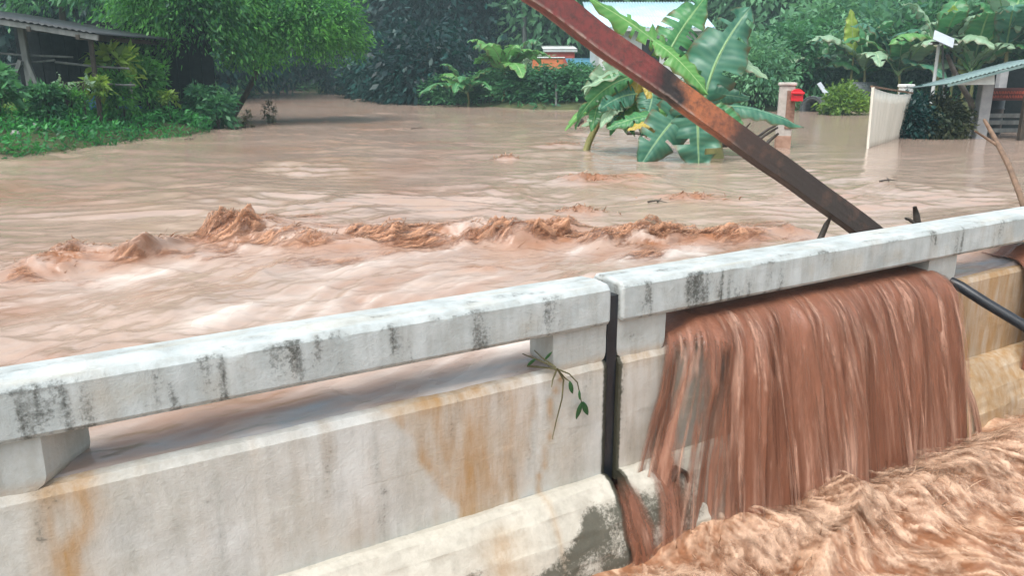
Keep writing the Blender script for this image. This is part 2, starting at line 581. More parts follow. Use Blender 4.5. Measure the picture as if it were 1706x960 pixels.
m_signtext = simple('red lettering', (0.42, 0.085, 0.05), (0.55, 0.13, 0.08), 9, 0.5, None, 0.05)
m_hose = simple('black rubber', (0.010, 0.012, 0.016), (0.022, 0.026, 0.032), 12, 0.35, None, 0.1)
m_panel = simple('pale panel', (0.36, 0.40, 0.44), (0.48, 0.52, 0.57), 4, 0.3, None, 0.05)
m_tarp = simple('blue tarpaulin', (0.03, 0.12, 0.30), (0.06, 0.22, 0.45), 6, 0.45, None, 0.6, 0.05)
m_sprig = leaf_mat('sprig leaf', (0.012, 0.05, 0.018), (0.03, 0.10, 0.03), 0.15)
m_stone = simple('pale stone', (0.25, 0.27, 0.24), (0.45, 0.46, 0.42), 9, 0.8, None, 0.5, 0.02)

# ------------------------------------------------------------------ setting: terrain
shore_px = [(-700, 420), (-250, 305), (0, 266), (100, 252), (200, 238), (330, 223), (360, 208), (384, 186), (400, 166), (425, 155), (470, 149.5),
            (560, 157), (640, 164), (730, 173), (870, 182), (1000, 184), (1100, 186), (1200, 187), (1330, 184), (1440, 186), (1500, 189), (1600, 192),
            (1720, 196), (2300, 205), (3400, 210)]
shore = np.array([onz(*p)[:2] for p in shore_px])


def shore_sd(x, y):
    """distance to the waterline, positive on land"""
    x, y = np.asarray(x, float), np.asarray(y, float)
    best = np.full(x.shape, 1e9)
    sgn = np.zeros(x.shape)
    for a, b in zip(shore[:-1], shore[1:]):
        e = b - a
        t = np.clip(((x - a[0]) * e[0] + (y - a[1]) * e[1]) / (e @ e), 0, 1)
        dx, dy = x - a[0] - t * e[0], y - a[1] - t * e[1]
        d = np.hypot(dx, dy)
        cr = e[0] * (y - a[1]) - e[1] * (x - a[0])
        m = d < best - 1e-9
        best = np.where(m, d, best)
        sgn = np.where(m, np.sign(cr), sgn)
    return best * sgn


def ground_z(x, y):
    x, y = np.asarray(x, float), np.asarray(y, float)
    sd = shore_sd(x, y) + 0.18 * pn(x * 0.9, y * 0.9, 5)
    land = WATER + 0.30 * (1 - np.exp(-np.maximum(sd, 0) / 0.7)) + 0.012 * np.maximum(sd, 0) + 0.05 * fbm(x * 0.5, y * 0.5, 9, 3)
    bed = WATER - 1.2 * (1 - np.exp(-np.maximum(-sd, 0) / 1.0)) - 0.02
    z = np.where(sd > 0, land, bed)
    hill = np.maximum(y - 62 + 3 * pn(x * 0.05, y * 0.05, 3), 0)
    return z + np.where(sd > 0, 0.22 * hill, 0)


def axis(lo, hi, flo, fhi, st, g=1.12):
    a = list(np.arange(flo, fhi, st))
    s, p = st, flo
    left = []
    while p > lo:
        s *= g
        p -= s
        left.append(p)
    s, p = st, a[-1]
    while p < hi:
        s *= g
        p += s
        a.append(p)
    return np.array(left[::-1] + a)


gx, gy = axis(-170, 170, -13, 16, 0.2), axis(5, 190, 8, 30, 0.2)
X, Y = np.meshgrid(gx, gy)
Z = ground_z(X, Y)
o = link('terrain', mesh('terrain', np.stack([X, Y, Z], -1), grid_faces(len(gy), len(gx)), m_ground))
tag(o, 'green earth banks and wooded slope around the flooded river', 'ground', kind='structure')

# ------------------------------------------------------------------ setting: flooded river
crest = np.array([onz(*p)[:2] for p in [(-150, 480), (60, 447), (130, 440), (250, 425), (350, 396), (450, 402), (560, 408), (660, 410), (760, 402), (850, 402), (930, 396),
                                        (1010, 405), (1080, 410), (1160, 405), (1250, 398), (1330, 385)]])
crest_amp_x = np.array([onz(*p)[0] for p in [(0, 455), (90, 445), (190, 432), (250, 425), (300, 410), (365, 396), (430, 402), (560, 408), (680, 410), (760, 402), (850, 402), (930, 396),
                                             (975, 402), (1080, 410), (1160, 405), (1250, 398), (1330, 385)]])
crest_amp = np.array([0.3, 1.0, 0.45, 0.9, 0.6, 0.95, 0.85, 0.8, 0.75, 1.1, 1.0, 0.9, 0.6, 0.95, 0.8, 0.5, 0.0])
spots = [(onz(985, 300), 0.30, 0.07), (onz(965, 355), 0.20, 0.06), (onz(845, 266), 0.16, 0.05), (onz(935, 243), 0.35, 0.04), (onz(1150, 330), 0.3, 0.04), (onz(1060, 295), 0.25, 0.035),
         (onz(805, 448), 0.12, 0.03), (onz(1320, 392), 0.14, 0.05)]


def crest_terms(x, y):
    yc = np.interp(x, crest[:, 0], crest[:, 1])
    am = np.interp(x, crest_amp_x, crest_amp, left=0.25, right=0)
    return y - yc, am


def river_z(x, y):
    u, v = uv_of(x, y)
    calm = 1 - 0.75 * sst(2.5, 5.0, x - 0.15 * (y - 9)) * sst(7.5, 9.5, y)
    far = 1.0
    wx, wy = x + 0.5 * pn(x * .6, y * .6, 40), y + 0.5 * pn(x * .6, y * .6, 41)
    pat = np.clip(0.65 + 0.9 * pn(x * 0.35, y * 0.45, 42), 0.2, 1.4)
    z = 0.034 * pn(wx * .45, wy * .8, 1) + pat * (0.030 * pn(wx * 1.0, wy * 1.7, 2) + 0.022 * (1 - 2 * np.abs(pn(wx * 1.5, wy * 2.6, 3))))
    z = z * 0.95 + pat * 0.0085 * fbm(wx * 4.6, wy * 6.5, 4, 3) * far
    z = z * calm
    dy, am = crest_terms(x, y)
    # standing wave: steep on the near side, long on the far side, broken into tufts
    g = np.exp(-np.where(dy > 0, dy / 0.40, dy / 0.16) ** 2)
    qx, qy = x + 0.10 * pn(x * 3, y * 3, 66), y + 0.10 * pn(x * 3, y * 3, 67)
    tb = ridged(qx * 2.2 + 0.5 * qy, qy * 3.0, 60, 6, 0.62)
    tuft = np.clip(0.5 + pn(qx * 2.6, qy * 2.2, 68) + 0.5 * pn(qx * 6, qy * 5, 69), 0, 1.6)
    z = z + am * g * (0.008 + tuft * (0.020 + 0.042 * tb + 0.016 * ridged(qx * 11, qy * 8, 65, 3, 0.6)) + 0.022 * pn(x * 1.7, y * 0.6, 61))
    # churned stretch behind and below the wave
    g2 = np.exp(-np.where(dy > 0, dy / 0.8, dy / 0.5) ** 2)
    scat = 0.75 * np.clip(am, 0.3, 1) * sst(0.10, 0.55, pn(x * 1.25 + 3, y * 2.1, 143) + 0.35 * pn(x * 4, y * 5, 144)) * np.exp(-((dy - 0.15) / 0.62) ** 2)
    z = z + scat * 0.05 * np.clip(tb, -0.2, 1)
    z = z + am * g2 * 0.017 * ridged(qx * 2.4, qy * 4.2, 63, 5, 0.6)
    # fast water dives below the wave and runs in long streaks to the bridge
    near = sst(-0.05, -0.45, dy)
    a, c = x * 0.52 + y * 0.85, x * 0.85 - y * 0.52
    c = c + 0.12 * pn(a * 1.3, c * 1.3, 82)
    st = ridged(a * 0.8, c * 2.2 + 0.4 * pn(a * .7, c, 81), 80, 4)
    big = pn(a * 0.7, c * 1.1, 84)
    z = z + near * (-0.030 + 0.022 * big + 0.011 * st + 0.007 * fbm(a * 3.0, c * 8.0, 83, 3))
    curl = am * g * np.clip(tb, 0, 1.3) * tuft
    for (p, r, h) in spots:
        q = np.exp(-((x - p[0]) ** 2 + ((y - p[1]) * 1.5) ** 2) / r ** 2)
        z = z + q * h * 0.7 * (0.1 + 1.0 * np.clip(ridged(x * 4, y * 6, 90, 5), -0.3, 2))
    sg = np.exp(-np.where(dy > 0, dy / 0.42, dy / 0.26) ** 2)
    silt = np.clip(am * (1.5 * sg * np.clip(0.45 + 0.9 * pn(qx * 2.2, qy * 2.6, 64), 0.0, 1) + 0.35 * g2 * np.clip(0.3 + tb, 0, 1)) + 0.8 * scat, 0, 1)
    for (p, r, h) in spots:
        silt = silt + 0.8 * np.exp(-((x - p[0]) ** 2 + ((y - p[1]) * 1.5) ** 2) / r ** 2)
    silt = silt + 0.45 * pat * np.clip(-0.15 + (1 - 2 * np.abs(pn(wx * 1.5, wy * 2.6, 3))) * 0.6 + 0.5 * pn(wx * 3, wy * 6, 85), 0, 1) * calm * sst(0, 0.4, dy)
    silt = silt + 0.55 * np.clip(-0.05 + fbm(x * 0.5, y * 0.35, 87, 4), 0, 1) * sst(6.0, 8, y) * calm + 0.6 * sst(1.3, 0.35, v) * np.clip(0.45 + fbm(a * 1.5, c * 4, 89, 3), 0, 1)
    silt = np.clip(silt + near * 0.85 * np.clip(-0.15 + 0.95 * fbm(a * 0.8, c * 2.6, 86, 4), 0, 1), 0, 1)
    foam = am * g * np.clip(-0.25 + 0.45 * tb, 0, 1) * 0.6 + near * np.clip(0.50 * st - 0.35 + 0.8 * fbm(a * 0.6, c * 2.0, 88, 3), 0, 1) * 0.95
    foam = foam + am * g2 * 0.30 * np.clip(tb - 0.3, 0, 1)
    # lip at the bridge
    z = WATER + z
    damp = sst(0.15, 0.8, v)
    surge = sst(0.33, 0.60, u) * sst(2.55, 2.30, u) + 0.75 * sst(3.15, 3.5, u)
    lip = WATER - 0.002 + (z - WATER) * 0.25 - 0.004 * ridged(u * 3, v * 14, 95, 3)
    z = np.where(v < 0.8, lip * (1 - damp) + z * damp, z)
    z = z - 0.007 * sst(0.20, 0.05, v) - 0.06 * sst(0.035, 0.0, v)
    z = z + surge * (0.06 * sst(1.1, 0.2, v) + 0.095 * sst(1.5, 0.45, v) * sst(0.10, 0.24, v))
    return z, np.clip(foam, 0, 1), silt, curl


gu = axis(-150, 150, -3.4, 4.8, 0.016, 1.045)
gv = np.concatenate([np.arange(0, 0.3, 0.012), np.arange(0.3, 1.2, 0.02), np.arange(1.2, 4.2, 0.0125), 4.2 + np.cumsum(0.015 * 1.026 ** np.arange(280))])
gv = gv[gv < 170]
U, Vv = np.meshgrid(gu, gv)
RX, RY = WB[0] + U * WD[0] + Vv * WM[0], WB[1] + U * WD[1] + Vv * WM[1]
RZ, RF, RS, RC = river_z(RX, RY)
RY2, RX2 = RY - 0.075 * RC, RX + 0.035 * RC * pn(RX * 5, RY * 5, 99)
RFI = sst(0.17, 0.13, Vv) * (1 - sst(0.30, 0.36, U) * sst(2.5, 2.4, U)) * np.clip(0.55 + 0.7 * fbm(U * 3, Vv * 9, 97, 3), 0, 1)
keep = shore_sd(RX[:-1, :-1], RY[:-1, :-1]) < 2.5
keep &= (RY[:-1, :-1] > -30)
o = link('river_water', mesh('river_water', np.stack([RX2, RY2, RZ], -1), grid_faces(len(gv), len(gu), keep), m_river, True, {'foam': RF, 'silt': RS, 'film': RFI}))
tag(o, 'muddy brown flood water racing towards the bridge parapet', 'river', kind='structure')


# ------------------------------------------------------------------ water thrown up: short tapering tongues
def tongues(name, P, Vel, T, wid, mat, seed, foam=0.6, K=6, grav=9.8, label=None, cat=None, kind='stuff'):
    rs = np.random.RandomState(seed)
    n = len(P)
    s = np.linspace(0, 1, K)[None, :, None]
    t = s * np.asarray(T).reshape(n, 1, 1)
    C = P[:, None] + Vel[:, None] * t + np.array([0, 0, -0.5 * grav]) * t * t
    C = C + np.cumsum(rs.normal(0, 1, (n, K, 3)), 1) * (np.linalg.norm(Vel, axis=1) * np.asarray(T).reshape(-1))[:, None, None] * 0.05
    side = rs.normal(0, 1, (n, 3))
    side -= (side * Vel).sum(1)[:, None] * Vel / ((Vel * Vel).sum(1)[:, None] + 1e-9)
    side /= np.linalg.norm(side, axis=1)[:, None] + 1e-9
    prof = np.array([1.0, 0.95, 0.75, 0.55, 0.32, 0.06]) if K == 6 else np.linspace(1, .06, K)
    w = prof[None, :, None] * np.asarray(wid).reshape(n, 1, 1)
    th = np.cross(side, Vel / (np.linalg.norm(Vel, axis=1)[:, None] + 1e-9))
    A, B, Cc = C + side[:, None] * w, C - side[:, None] * w, C + th[:, None] * w * 0.7
    V = np.stack([A, B, Cc], 2).reshape(-1, 3)
    base = (np.arange(n) * K * 3)[:, None, None] + (np.arange(K - 1) * 3)[None, :, None]
    fs = []
    for i, j in ((0, 1), (1, 2), (2, 0)):
        fs.append(np.stack([base[..., 0] + i, base[..., 0] + j, base[..., 0] + 3 + j, base[..., 0] + 3 + i], -1))
    Fc = np.stack(fs, 2).reshape(-1, 4)
    fo = np.repeat(np.clip(foam + rs.normal(0, 0.3, n), 0, 1), K * 3)
    me = mesh(name, V, Fc, mat, True, {'foam': fo})
    ob = link(name, me)
    return tag(ob, label, cat, None, kind)


rs = np.random.RandomState(11)
n = 6000
xs = rs.uniform(crest[0, 0] + 0.3, crest[-1, 0], n)
yc = np.interp(xs, crest[:, 0], crest[:, 1])
am = np.interp(xs, crest_amp_x, crest_amp)
ys = yc + rs.normal(0.05, 0.11, n)
cl = pn(xs * 3.1, ys * 4, 131) + 0.6 * pn(xs * 7, ys * 7, 132)
k = (rs.rand(n) < am * np.clip(0.30 + cl * 1.0, 0.02, 1))
xs, ys, am = xs[k], ys[k], am[k]
zz = river_z(xs, ys)[0]
n = len(xs)
P = np.stack([xs, ys, zz - 0.006], -1)
Vel = np.stack([rs.normal(0.55, 0.45, n), rs.normal(0.15, 0.35, n), rs.gamma(2.5, 0.15, n) + 0.10], -1) * (0.6 + 0.45 * am[:, None])
tongues('river_spray', P, Vel, rs.uniform(0.025, 0.08, n), rs.uniform(0.0015, 0.0045, n), m_splash, 3, 0.45,
        label='line of brown spray breaking along the standing wave in the river', cat='spray')
P, Vel = [], []
for (p, r, h) in spots[:5]:
    m_ = int(60 * h / 0.05)
    q = np.stack([p[0] + rs.normal(0, r * .6, m_), p[1] + rs.normal(0, r * .3, m_)], -1)
    P.append(np.column_stack([q, river_z(q[:, 0], q[:, 1])[0]]))
    Vel.append(np.stack([rs.normal(0.3, 0.4, m_), rs.normal(0, 0.3, m_), rs.gamma(2.5, 0.18, m_) + 0.1], -1))
P, Vel = np.concatenate(P), np.concatenate(Vel)
tongues('river_spray', P, Vel, rs.uniform(0.03, 0.10, len(P)), rs.uniform(0.003, 0.008, len(P)), m_splash, 4, 0.4,
        label='small scattered brown splashes on the open river beyond the standing wave', cat='spray')


# feathery broken water over the standing wave: thin shells over one another
cx, cd = np.arange(crest[0, 0] + 0.4, crest[-1, 0], 0.009), np.arange(-0.75, 1.25, 0.013)
CX, CD = np.meshgrid(cx, cd, indexing='ij')
CY = np.interp(CX, crest[:, 0], crest[:, 1]) + CD
cz, _, _, cc = river_z(CX, CY)
camp = np.interp(CX, crest_amp_x, crest_amp)
cenv = camp * np.exp(-np.where(CD > 0, CD / 0.34, CD / 0.22) ** 2)
scat = 0.75 * np.clip(camp, 0.3, 1) * sst(0.10, 0.55, pn(CX * 1.25 + 3, CY * 2.1, 143) + 0.35 * pn(CX * 4, CY * 5, 144)) * np.exp(-((CD - 0.15) / 0.62) ** 2)
cenv = np.maximum(cenv, scat)
clump = np.clip(0.32 + 1.2 * pn(CX * 2.1, CY * 2.4, 141) + 0.7 * pn(CX * 5, CY * 5, 142), 0, 1.3)
Vs, Fs, fo, alp = [], [], [], []
for k in range(4):
    wx_, wy_ = CX + 0.05 * pn(CX * 7, CY * 7, 150 + k), CY + 0.05 * pn(CX * 7, CY * 7, 160 + k)
    # strands sweep up and to the right
    sa, sb = wx_ * 0.8 + wy_ * 0.6, wx_ * 0.6 - wy_ * 0.8
    st_ = fbm(sa * 5, sb * 26, 170 + 9 * k, 4, 0.65)
    lift = (0.012 + 0.020 * k) * np.clip(clump, 0, 1.2) * cenv * (1 + 0.8 * st_)
    P = np.stack([CX + 0.25 * lift, CY - 0.075 * cc - 0.5 * lift, cz + lift], -1)
    Vs.append(P.reshape(-1, 3))
    Fs.append(grid_faces(len(cx), len(cd)) + k * CX.size)
    fo.append(np.clip(0.25 + 0.16 * k + 0.6 * st_, 0, 1).ravel())
    alp.append(np.clip((0.50 - 0.12 * k + 0.9 * st_) * np.clip(clump * 1.5, 0, 1) * np.clip(cenv * 2.2, 0, 1) - 0.05, 0, 1).ravel())
Vs, Fs, fo, alp = np.concatenate(Vs), np.concatenate(Fs), np.concatenate(fo), np.concatenate(alp)
Fs = Fs[alp[Fs].max(1) > 0.02]
tag(link('river_froth', mesh('river_froth', Vs, Fs, m_crest, True, {'foam': fo, 'alpha': alp})), 'torn red brown froth on the crests of the standing wave', 'froth', None, 'stuff')

# ------------------------------------------------------------------ the parapets (frame: x along, y to the river, z up; foot of wall at z = 0)
def profile_run(name, prof, u0, u1, du, mat, parent, seed, attrf, rough=0.004, cap=True, round_end=0.0, tuck=None):
    """sweep a (v, z) outline along u; rounded, worn ends"""
    prof = np.array(prof, float)
    # resample the outline
    seg = np.linalg.norm(np.diff(prof, axis=0), axis=1)
    pts = []
    for i in range(len(seg)):
        k = max(1, int(round(seg[i] / 0.012)))
        fr = sorted(set([j / k for j in range(k)] + ([0.0022 / seg[i], 1 - 0.0022 / seg[i]] if seg[i] > 0.008 else [])))
        for j in fr:
            pts.append(prof[i] + (prof[i + 1] - prof[i]) * j)
    pts.append(prof[-1])
    pts = np.array(pts)
    us = np.linspace(u0, u1, max(2, int((u1 - u0) / du)))
    if round_end:
        e = np.array([0, .1, .25, .45, .7, 1.0]) * round_end
        us = np.unique(np.concatenate([u0 + e, us[(us > u0 + round_end) & (us < u1 - round_end)], u1 - e]))
    nU, nP = len(us), len(pts)
    Ug, Pi = np.meshgrid(us, np.arange(nP), indexing='ij')
    v, z = pts[Pi, 0].copy(), pts[Pi, 1].copy()
    cen = (pts.max(0) + pts.min(0)) / 2
    if round_end:
        dd = np.minimum(Ug - u0, u1 - Ug)
        q = np.clip(1 - dd / round_end, 0, 1)
        ins = round_end * (1 - np.sqrt(np.clip(1 - q * q, 0, 1)))
        v = v - np.clip((v - cen[0]), -ins, ins)
        z = z - np.clip((z - cen[1]), -ins, ins)
    nn = fbm(Ug * 4, Pi * 0.05 + z * 3, seed, 4) * rough + pn(Ug * 22, z * 22 + v * 20, seed + 5) * rough * 0.35
    v = v - nn
    z = z + 0.5 * nn
    if round_end:
        chip = np.clip(fbm(Ug * 14, Ug * 3 + z * 30, seed + 9, 3) - 0.45, 0, 1) * np.exp(-((z - 0.838) / 0.012) ** 2) * (v < 0.05)
        v = v + 0.016 * chip
        z = z - 0.010 * chip
    V = np.stack([Ug, v, z], -1).reshape(-1, 3)
    f = [tuple(q) for q in grid_faces(nU, nP)]
    if cap:
        f.append(tuple(range(nP - 1, -1, -1)))
        f.append(tuple((nU - 1) * nP + k for k in range(nP)))
    a = attrf(V[:, 0], V[:, 1], V[:, 2])
    if cap:
        en = (V[:, 0] < u0 + 0.0015) | (V[:, 0] > u1 - 0.0015)
        a['mould'] = np.where(en, 0.6 if round_end else 1.4, a['mould'])
        a['moss'] = np.where(en, 0.0 if round_end else 1.4, a['moss'])
    me = mesh(name, V, f, mat, True, a)
    # flat caps
    if cap:
        me.polygons[len(f) - 1].use_smooth = False
        me.polygons[len(f) - 2].use_smooth = False
    return link(name, me, parent)


def px_u(px, py, v=0.0):
    """u of a point of the parapet face seen at a place of the picture"""
    r = ray(px, py)
    nrm = -WM
    base = wall_pt(0, v, 0)
    t = ((base - np.array([0, 0, CAMZ])) @ nrm) / (r @ nrm)
    Pp = np.array([0, 0, CAMZ]) + r * t
    return (Pp - WB) @ WD, Pp[2]


RAIL = [(0.175, 0.69), (0.18, 0.70), (0.18, 0.835), (0.165, 0.853), (0.07, 0.862), (-0.012, 0.856), (-0.032, 0.834), (-0.034, 0.70), (-0.024, 0.685), (0.175, 0.684)]
WALL = [(0.22, 0.30), (0.22, 0.515), (0.21, 0.522), (0.03, 0.524), (-0.004, 0.518), (-0.020, 0.492), (-0.022, 0.25), (-0.024, 0.012), (-0.024, -0.05), (0.22, -0.05), (0.22, 0.30)]
KERB = [(-0.02, 0.0), (-0.05, 0.002), (-0.085, -0.012), (-0.13, -0.06), (-0.185, -0.15), (-0.225, -0.26), (-0.25, -0.40), (-0.25, -0.70)]

mould_px = [(60, 690, .10), (125, 690, .05), (370, 632, .07), (490, 600, .07), (655, 582, .05), (905, 540, .05), (520, 585, .04), (1075, 505, .05), (1170, 490, .10), (1205, 480, .05), (1235, 500, .09), (1150, 480, .05),
            (1300, 470, .04), (1385, 425, .05), (1560, 390, .05), (1660, 393, .04), (1600, 405, .04), (800, 560, .05), (280, 660, .05)]
moulds = [(px_u(a, b, -0.034), w) for a, b, w in mould_px]


def rail_attr(u, v, z):
    st = fbm(u * 9, z * 1.3 + v, 201, 4)
    mo = 0.12 + 0.40 * sst(-0.1, 0.8, st) + 0.45 * sst(0.25, 0.9, fbm(u * 28, z * 2.0, 209, 3)) * sst(-0.2, 0.5, pn(u * 2.3, 0 * u, 210))
    for (uu, zz), w in moulds:
        mo = mo + 1.0 * np.exp(-((u - uu) / w) ** 2 - ((z - zz) / 0.10) ** 2) * np.clip(0.55 + 0.9 * pn(u * 34, z * 4, 203), 0.05, 1.3)
    mo = np.where(z > 0.848, 0.05 + 0.60 * sst(0.0, 0.8, fbm(u * 5, v * 14, 207, 4)), mo)
    mo = mo + 0.75 * np.exp(-((z - 0.838) / 0.006) ** 2) * sst(-0.4, 0.5, pn(u * 5, 0 * u, 208))   # line along the arris
    mo = mo + 0.3 * np.exp(-((z - 0.69) / 0.006) ** 2)
    bare = 0.55 * sst(0.1, 0.7, fbm(u * 3.0, z * 2, 211, 4)) * sst(0.85, 0.76, z)
    bare = bare + 0.5 * (z > 0.848) * sst(0.05, 0.6, fbm(u * 2.2, v * 16, 213, 4))
    return {'mud': 0.12 * sst(0.3, 0.8, fbm(u * 6, z, 215, 3)), 'mould': np.clip(mo, 0, 1), 'moss': 0 * u, 'bare': np.clip(bare, 0, 1)}


def post_attr(u, v, z):
    mo = 0.30 * sst(0.0, 0.6, fbm(u * 12, z * 5, 221, 4)) + 0.45 * np.exp(-((u + 2.25) / 0.12) ** 2)
    mo = mo + 0.5 * np.exp(-((u - 0.16) / 0.05) ** 2 - ((z - 0.60) / 0.03) ** 2)
    return {'mud': 0.5 * sst(0.56, 0.52, z), 'mould': np.clip(mo, 0, 1), 'moss': 0 * u, 'bare': 0.3 + 0 * u}


def edge_u(z, a, b):
    return a + (b - a) * (0.52 - z) / 0.52


def wall_attr(u, v, z):
    w = 0.03 * pn(u * 0 + 3, z * 9, 231)
    # ochre stain sheet with sharp leaning edges, and single runs
    lo, hi = edge_u(z, -0.99, -0.72), edge_u(z, -0.34, -0.42)
    sheet = sst(-0.015, 0.03, u - lo + w) * sst(0.015, -0.02, u - hi + w)
    fade = 0.50 + 0.35 * fbm(u * 7 + z * 2, z * 1.6, 233, 4)
    core = np.exp(-((u - edge_u(z, -0.62, -0.66)) / 0.05) ** 2) * 0.45 + np.exp(-((u - edge_u(z, -0.99, -0.70)) / 0.025) ** 2) * 0.35
    mud = sheet * np.clip(fade, 0.12, 1) + sheet * core
    mud = mud + 0.75 * np.exp(-((u - edge_u(z, -0.245, -0.335) - w) / 0.012) ** 2) * sst(0.53, 0.48, z)
    mud = mud + 1.0 * np.exp(-((u - edge_u(z, -1.955, -2.10) + w) / 0.045) ** 2) + 0.6 * np.exp(-((u - edge_u(z, -2.06, -2.12)) / 0.03) ** 2) * sst(0.22, 0.4, z)
    mud = mud + (0.22 * sst(-0.1, 0.7, fbm(u * 3.2, z * 1.0, 235, 4)) + 0.25 * sst(0.2, 0.8, fbm(u * 18, z * 1.2, 246, 3))) * sst(0.02, -0.3, u)
    mud = mud + 0.35 * sst(0.44, 0.52, z) * sst(0.05, 0.5, 0.4 + fbm(u * 3, z, 236, 3))
    # to the right of the joint silt-laden water has washed the wall ochre
    mud = mud + sst(2.35, 2.5, u) * (0.80 + 0.25 * fbm(u * 6, z * 1.5, 237, 3)) + 0.30 * sst(0.03, 0.08, u)
    bare = 0.28 + 0.45 * fbm(u * 3, z * 3, 239, 4)
    mo = 0.05 + 0.45 * sst(0.1, 0.8, fbm(u * 16, z * 2.0, 241, 4)) + 0.55 * sst(0.1, 0.8, fbm(u * 24, z * 1.5, 244, 3)) * sst(0.15, 0.5, z) * sst(-0.1, 0.5, pn(u * 2.1, 0 * u, 245)) + 0.16 * sst(0.25, 0.6, fbm(u * 5, z * 2.5, 242, 3)) * sst(0.1, 0.5, z)
    for (a, b, r) in [(640, 820, .012), (612, 852, .01), (75, 900, .012), (160, 905, .008), (300, 870, .008), (395, 985, .03), (720, 800, .006), (690, 815, .005), (350, 835, .006)]:
        uu, zz = px_u(a, b, -0.022)
        mo = mo + 0.9 * np.exp(-((u - uu) ** 2 + (z - zz) ** 2) / r ** 2)
    return {'mud': np.clip(mud, 0, 1), 'mould': np.clip(mo, 0, 1), 'moss': 0 * u, 'bare': np.clip(bare, 0, 1)}


def kerb_attr(u, v, z):
    edge = -0.23 + 0.19 * sst(-0.55, -0.02, u) + 0.05 * fbm(u * 5, z * 5, 251, 4)
    ms = sst(0.04, -0.06, z - edge) * (0.62 + 0.3 * fbm(u * 9, z * 9, 252, 3)) * sst(-1.35, -0.6, u) * sst(0.6, 0.3, u)
    ms = ms + 0.5 * np.exp(-((u + 0.75) / 0.10) ** 2 - ((z + 0.18) / 0.06) ** 2)
    mud = 0.5 * np.exp(-((u + 0.60) / 0.09) ** 2) * sst(0.0, -0.1, z) + 0.35 * np.exp(-((u + 0.34) / 0.012) ** 2) + 0.12 + 0.9 * sst(1.8, 2.5, u)
    return {'mud': np.clip(mud, 0, 1), 'mould': 0.12 + 0.1 * fbm(u * 8, z * 8, 253, 3), 'moss': np.clip(ms, 0, 1), 'bare': 0.2 + 0 * u}


def post_mesh(u0, u1, parent, splay=0.0):
    """stub between wall and rail, with rounded corners at its feet"""
    nz = 15
    zs = np.linspace(0.50, 0.70, nz)
    r = 0.05
    V = []
    n = 28
    for z in zs:
        q = np.clip(1 - (z - 0.515) / r, 0, 1)
        ins = 0.6 * r * (1 - math.sqrt(max(0, 1 - q * q)))
        a, b, c, d = u0 + ins, u1 - ins, -0.004, 0.172
        k = 7
        ring = [(a + (b - a) * i / k, c) for i in range(k)] + [(b + splay * i / k, c + (d - c) * i / k) for i in range(k)] + [(b + splay - (b + splay - a) * i / k, d) for i in range(k)] + [(a, d - (d - c) * i / k) for i in range(k)]
        V += [(x, y, z) for x, y in ring]
    V = np.array(V)
    V[:, 1] -= 0.003 * fbm(V[:, 0] * 9, V[:, 2] * 9, 260, 3)
    f = []
    for i in range(nz - 1):
        for k in range(n):
            j = (k + 1) % n
            f.append((i * n + k, i * n + j, i * n + n + j, i * n + n + k))
    return link('post', mesh('post', V, f, m_paint, False, post_attr(V[:, 0], V[:, 1], V[:, 2])), parent)


def parapet(u0, u1, posts, label, seed, holes=()):
    t = thing('bridge_parapet', label, 'parapet', tuple(WB), WROT, 'concrete parapets along the flooded bridge')
    profile_run('rail', RAIL, u0, u1, 0.022, m_paint, t, seed, rail_attr, 0.0035, True, 0.018)
    profile_run('wall', WALL, u0 + 0.004, u1 - 0.004, 0.026, m_wallp, t, seed + 1, wall_attr, 0.003, True, 0.0)
    profile_run('kerb', KERB, u0 + 0.004, u1 - 0.004, 0.026, m_kerb, t, seed + 2, kerb_attr, 0.010, True, 0.0)
    for a, b in posts:
        post_mesh(a, b, t, 0.13 if b == -2.06 else 0.0)
    return t


parapet(-4.6, 0.008, [(-2.45, -2.06), (-0.262, 0.006), (-4.4, -4.05)], 'white painted concrete parapet left of the dark vertical joint, with ochre mud stains', 300)
tp_ = parapet(0.062, 7.6, [(0.064, 0.335), (2.29, 2.56), (4.55, 4.83), (6.8, 7.08)], 'white painted concrete parapet right of the dark joint, flood water pouring through it', 320)

MB().box((0.0085, -0.006, -0.7), (0.0615, 0.17, 0.80)).build('joint_light_block', m_hose, tp_)  # black block added inside the gap to stop light from the river side

# drain hole in the kerb behind the falling water
hp = px_u(1133, 806, -0.15)
kv = float(np.interp(-hp[1], [-q[1] for q in KERB[:8]], [q[0] for q in KERB[:8]]))
t = thing('drain_spout', 'dark round drain hole low in the wall behind the falling water', 'drain', tuple(wall_pt(hp[0], kv + 0.055, hp[1])), WROT)
an = np.arange(20) * 2 * np.pi / 20
ring = lambda r, y: np.stack([r * np.cos(an), 0 * an + y, r * 1.25 * np.sin(an)], -1)
mb = MB()
fr = [tuple(k * 20 + q for q in (i, (i + 1) % 20)) + tuple(k * 20 + 20 + q for q in ((i + 1) % 20, i)) for k in range(3) for i in range(20)]
mb.add(np.concatenate([ring(0.052, 0.03), ring(0.055, -0.06), ring(0.042, -0.062), ring(0.04, 0.05)]), fr)
mb.build('pipe_rim', m_darkwood, t, True)
MB().add(ring(0.042, 0.0), [tuple(range(20))]).build('opening', m_darkwin, t)

# bridge deck under the wash
q = [wall_pt(u, v, -0.78) for u, v in ((-14, 0.3), (16, 0.3), (16, -9), (-14, -9))]
o = link('bridge_deck', MB().add(q, [(0, 1, 2, 3)]).mesh('bridge_deck', m_post))
tag(o, 'drowned concrete deck of the bridge', 'deck', kind='structure')

# ------------------------------------------------------------------ the water pouring through the parapet
POOL = -0.40


